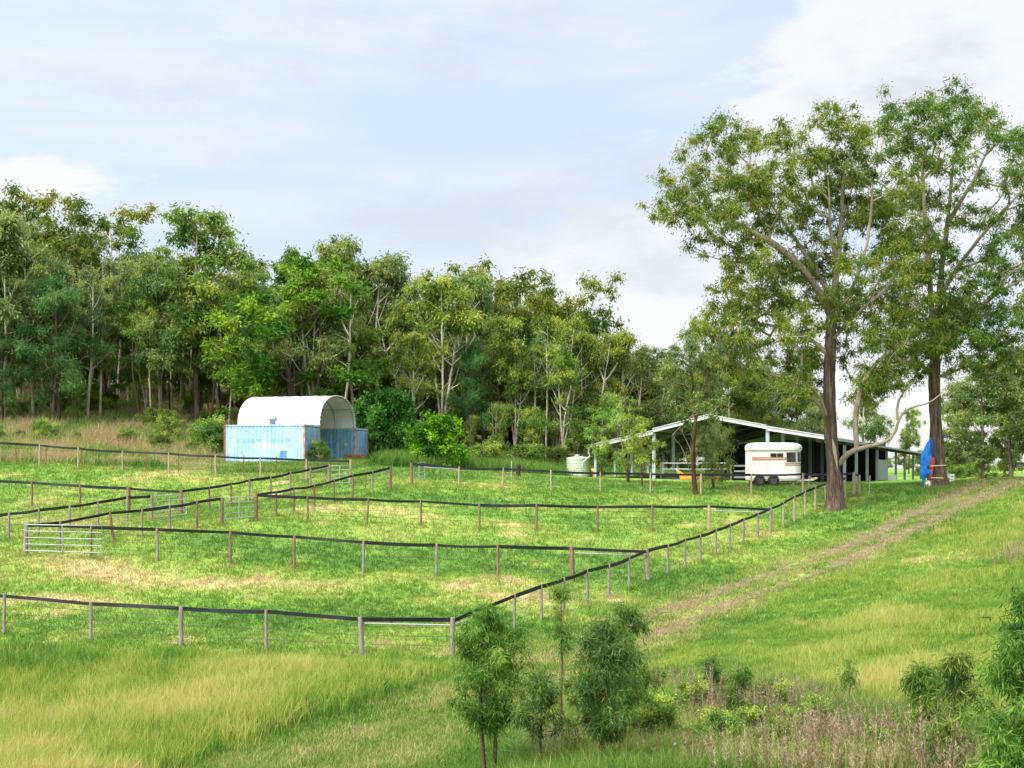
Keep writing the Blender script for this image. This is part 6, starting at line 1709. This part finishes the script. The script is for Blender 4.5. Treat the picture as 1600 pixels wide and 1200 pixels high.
# dry weeds: plumed stalks and fallen straw on the near bank
def stalks(name, centres, seed):
    R = np.random.default_rng(seed); Vs = []; base = 0; Fs = []; Ts = []
    for (x, y, n, sp, h) in centres:
        for _ in range(n):
            px_, py_ = x + R.normal(0, sp), y + R.normal(0, sp * .7); z = ground(px_, py_) - .03; hh = h * R.uniform(.55, 1.2)
            lx, ly = R.normal(0, .13, 2) * hh; a = R.random() * 3.14; w = .007; tt = np.clip(R.normal(.5, .25), 0, 1)
            c_, s_ = math.cos(a) * w, math.sin(a) * w
            V = np.array([(px_ - c_, py_ - s_, z), (px_ + c_, py_ + s_, z), (px_ + lx, py_ + ly, z + hh)]); Vs.append(V); Fs.append([[base, base + 1, base + 2]]); Ts.append([tt]); base += 3
            m = 26                                                       # feathery plume on the upper half
            f = R.uniform(.42, 1.0, m); o = np.c_[px_ + lx * f, py_ + ly * f, z + hh * f]; d = R.normal(0, 1, (m, 3)); d[:, 2] = np.abs(d[:, 2]) + .8; d /= np.linalg.norm(d, axis=1)[:, None]
            l_ = R.uniform(.03, .085, m)[:, None] * (1.25 - f)[:, None] * 1.5 + .015; sd = np.cross(d, R.normal(0, 1, (m, 3))); sd /= np.linalg.norm(sd, axis=1)[:, None]; 
            V = np.stack([o - sd * .006, o + sd * .006, o + d * l_], 1).reshape(-1, 3); Vs.append(V); Fs.append(np.arange(m * 3).reshape(m, 3) + base); Ts.append(np.clip(tt + R.normal(0, .15, m), 0, 1)); base += m * 3
    me = np_mesh(name, np.concatenate(Vs), np.concatenate([np.array(f) for f in Fs]), M['stalk'], {'tint': ('FACE', np.concatenate([np.array(t) for t in Ts]))})
    return tag(link(name, me), kind='stuff')


def near(px, py, n, sp, h): p = pick(px, py); return (p.x, p.y, n, sp, h)


stalks('dry_weeds', [near(1030, 1075, 51, 0.46, .55), (near(1075, 1085, 44, 0.40, .6)), near(1130, 1150, 78, 0.34, 1.25), near(1160, 1140, 102, 0.40, 1.15), near(1190, 1160, 51, 0.34, .9), near(1235, 1130, 44, 0.40, .7), near(1260, 1190, 119, 0.40, .85),
                     near(1300, 1190, 136, 0.46, .8), near(1345, 1170, 68, 0.46, .7), near(1320, 1230, 102, 0.46, .8), near(1400, 1180, 78, 0.40, .9), near(1420, 1220, 68, 0.34, .9), near(1505, 1220, 102, 0.34, 1.0), near(1530, 1240, 68, 0.34, .9), near(1110, 1215, 68, 0.40, .7), near(1210, 1225, 102, 0.46, .8),
                     near(1000, 1200, 34, 0.34, .5), near(1060, 1150, 44, 0.46, .5), near(1270, 1110, 34, 0.46, .5), near(1588, 868, 90, .6, .7), near(1572, 880, 50, .5, .5)], 51)
for i in range(16):
    p = pick(R.uniform(1000, 1540), R.uniform(1085, 1195)); m_, H0, cw = PROTO['bush']; sc_ = R.uniform(.22, .42)
    place_tree('leafy_weed', 'leafy green weed growing up among the dry stalks of the near bank', 'weed', Vector((p.x, p.y, p.z - .03)), m_, R.uniform(0, 6.28), (sc_, sc_, sc_ * R.uniform(.8, 1.3)), 'leafy weeds among the dry stalks')
stalks('slope_weeds', [(at(px, Y).x, Y, 46, 1.3, 1.3) for px, Y in [(20, 94), (70, 96), (190, 94), (260, 95), (150, 98), (310, 95), (230, 100), (340, 98), (280, 102), (120, 88), (0, 89), (250, 83), (300, 82), (200, 84), (40, 90), (80, 91), (130, 89), (10, 92), (165, 88), (240, 92), (-30, 90), (210, 86), (290, 86), (100, 94), (330, 84), (60, 86)]], 52)
Pm = np.concatenate([np.array([pick(px, py).to_tuple()[:2]]) + np.random.default_rng(px).normal(0, 1, (n, 2)) * np.array([sx, sy]) for px, py, n, sx, sy in
                     [(885, 1175, 420, .32, .4), (930, 1200, 300, .35, .35), (1060, 1130, 260, .6, .6), (1190, 1125, 260, .7, .5), (1290, 1140, 300, .8, .5), (1240, 1100, 200, .6, .5), (1010, 1170, 200, .4, .4), (1130, 1190, 200, .6, .5)]])
blades('fallen_straw', Pm, 4, .42, .12, .010, 1.7, lambda x, y: .35 + .5 * (fbm(x * 3, y * 3, 61) - .5), M['stalk'], segs=2, tipadd=.0, seed=53, tnoise=.2)
# a few bare white stems sticking out of the weeds
for (px, py, top, Y) in [(1371, 1195, 1098, 21.5), (1027, 1148, 1115, 25.5), (1192, 1120, 1062, 27), (1098, 1150, 1080, 25.5)]:
    b = pick(px, py); t = Vector(W(px + R.uniform(-4, 4), top, b.y)); mb = MB(); d = t - b
    mb.tube([(0, 0, -.1), tuple(d * .5 + Vector((R.uniform(-.03, .03), 0, 0))), tuple(d)], [.012, .01, .005], 6)
    tag(mb.build('bare_stem', M['post_pale'], None, tuple(b)), {1371: 'tall bare pale stem standing in the dry weeds at lower right', 1027: 'short pale stake right of the broad blue green sapling', 1192: 'thin bare stem behind the ragged sapling', 1098: 'thin bare stem left of the ragged sapling'}[px], 'stem', 'bare stems in the weeds')
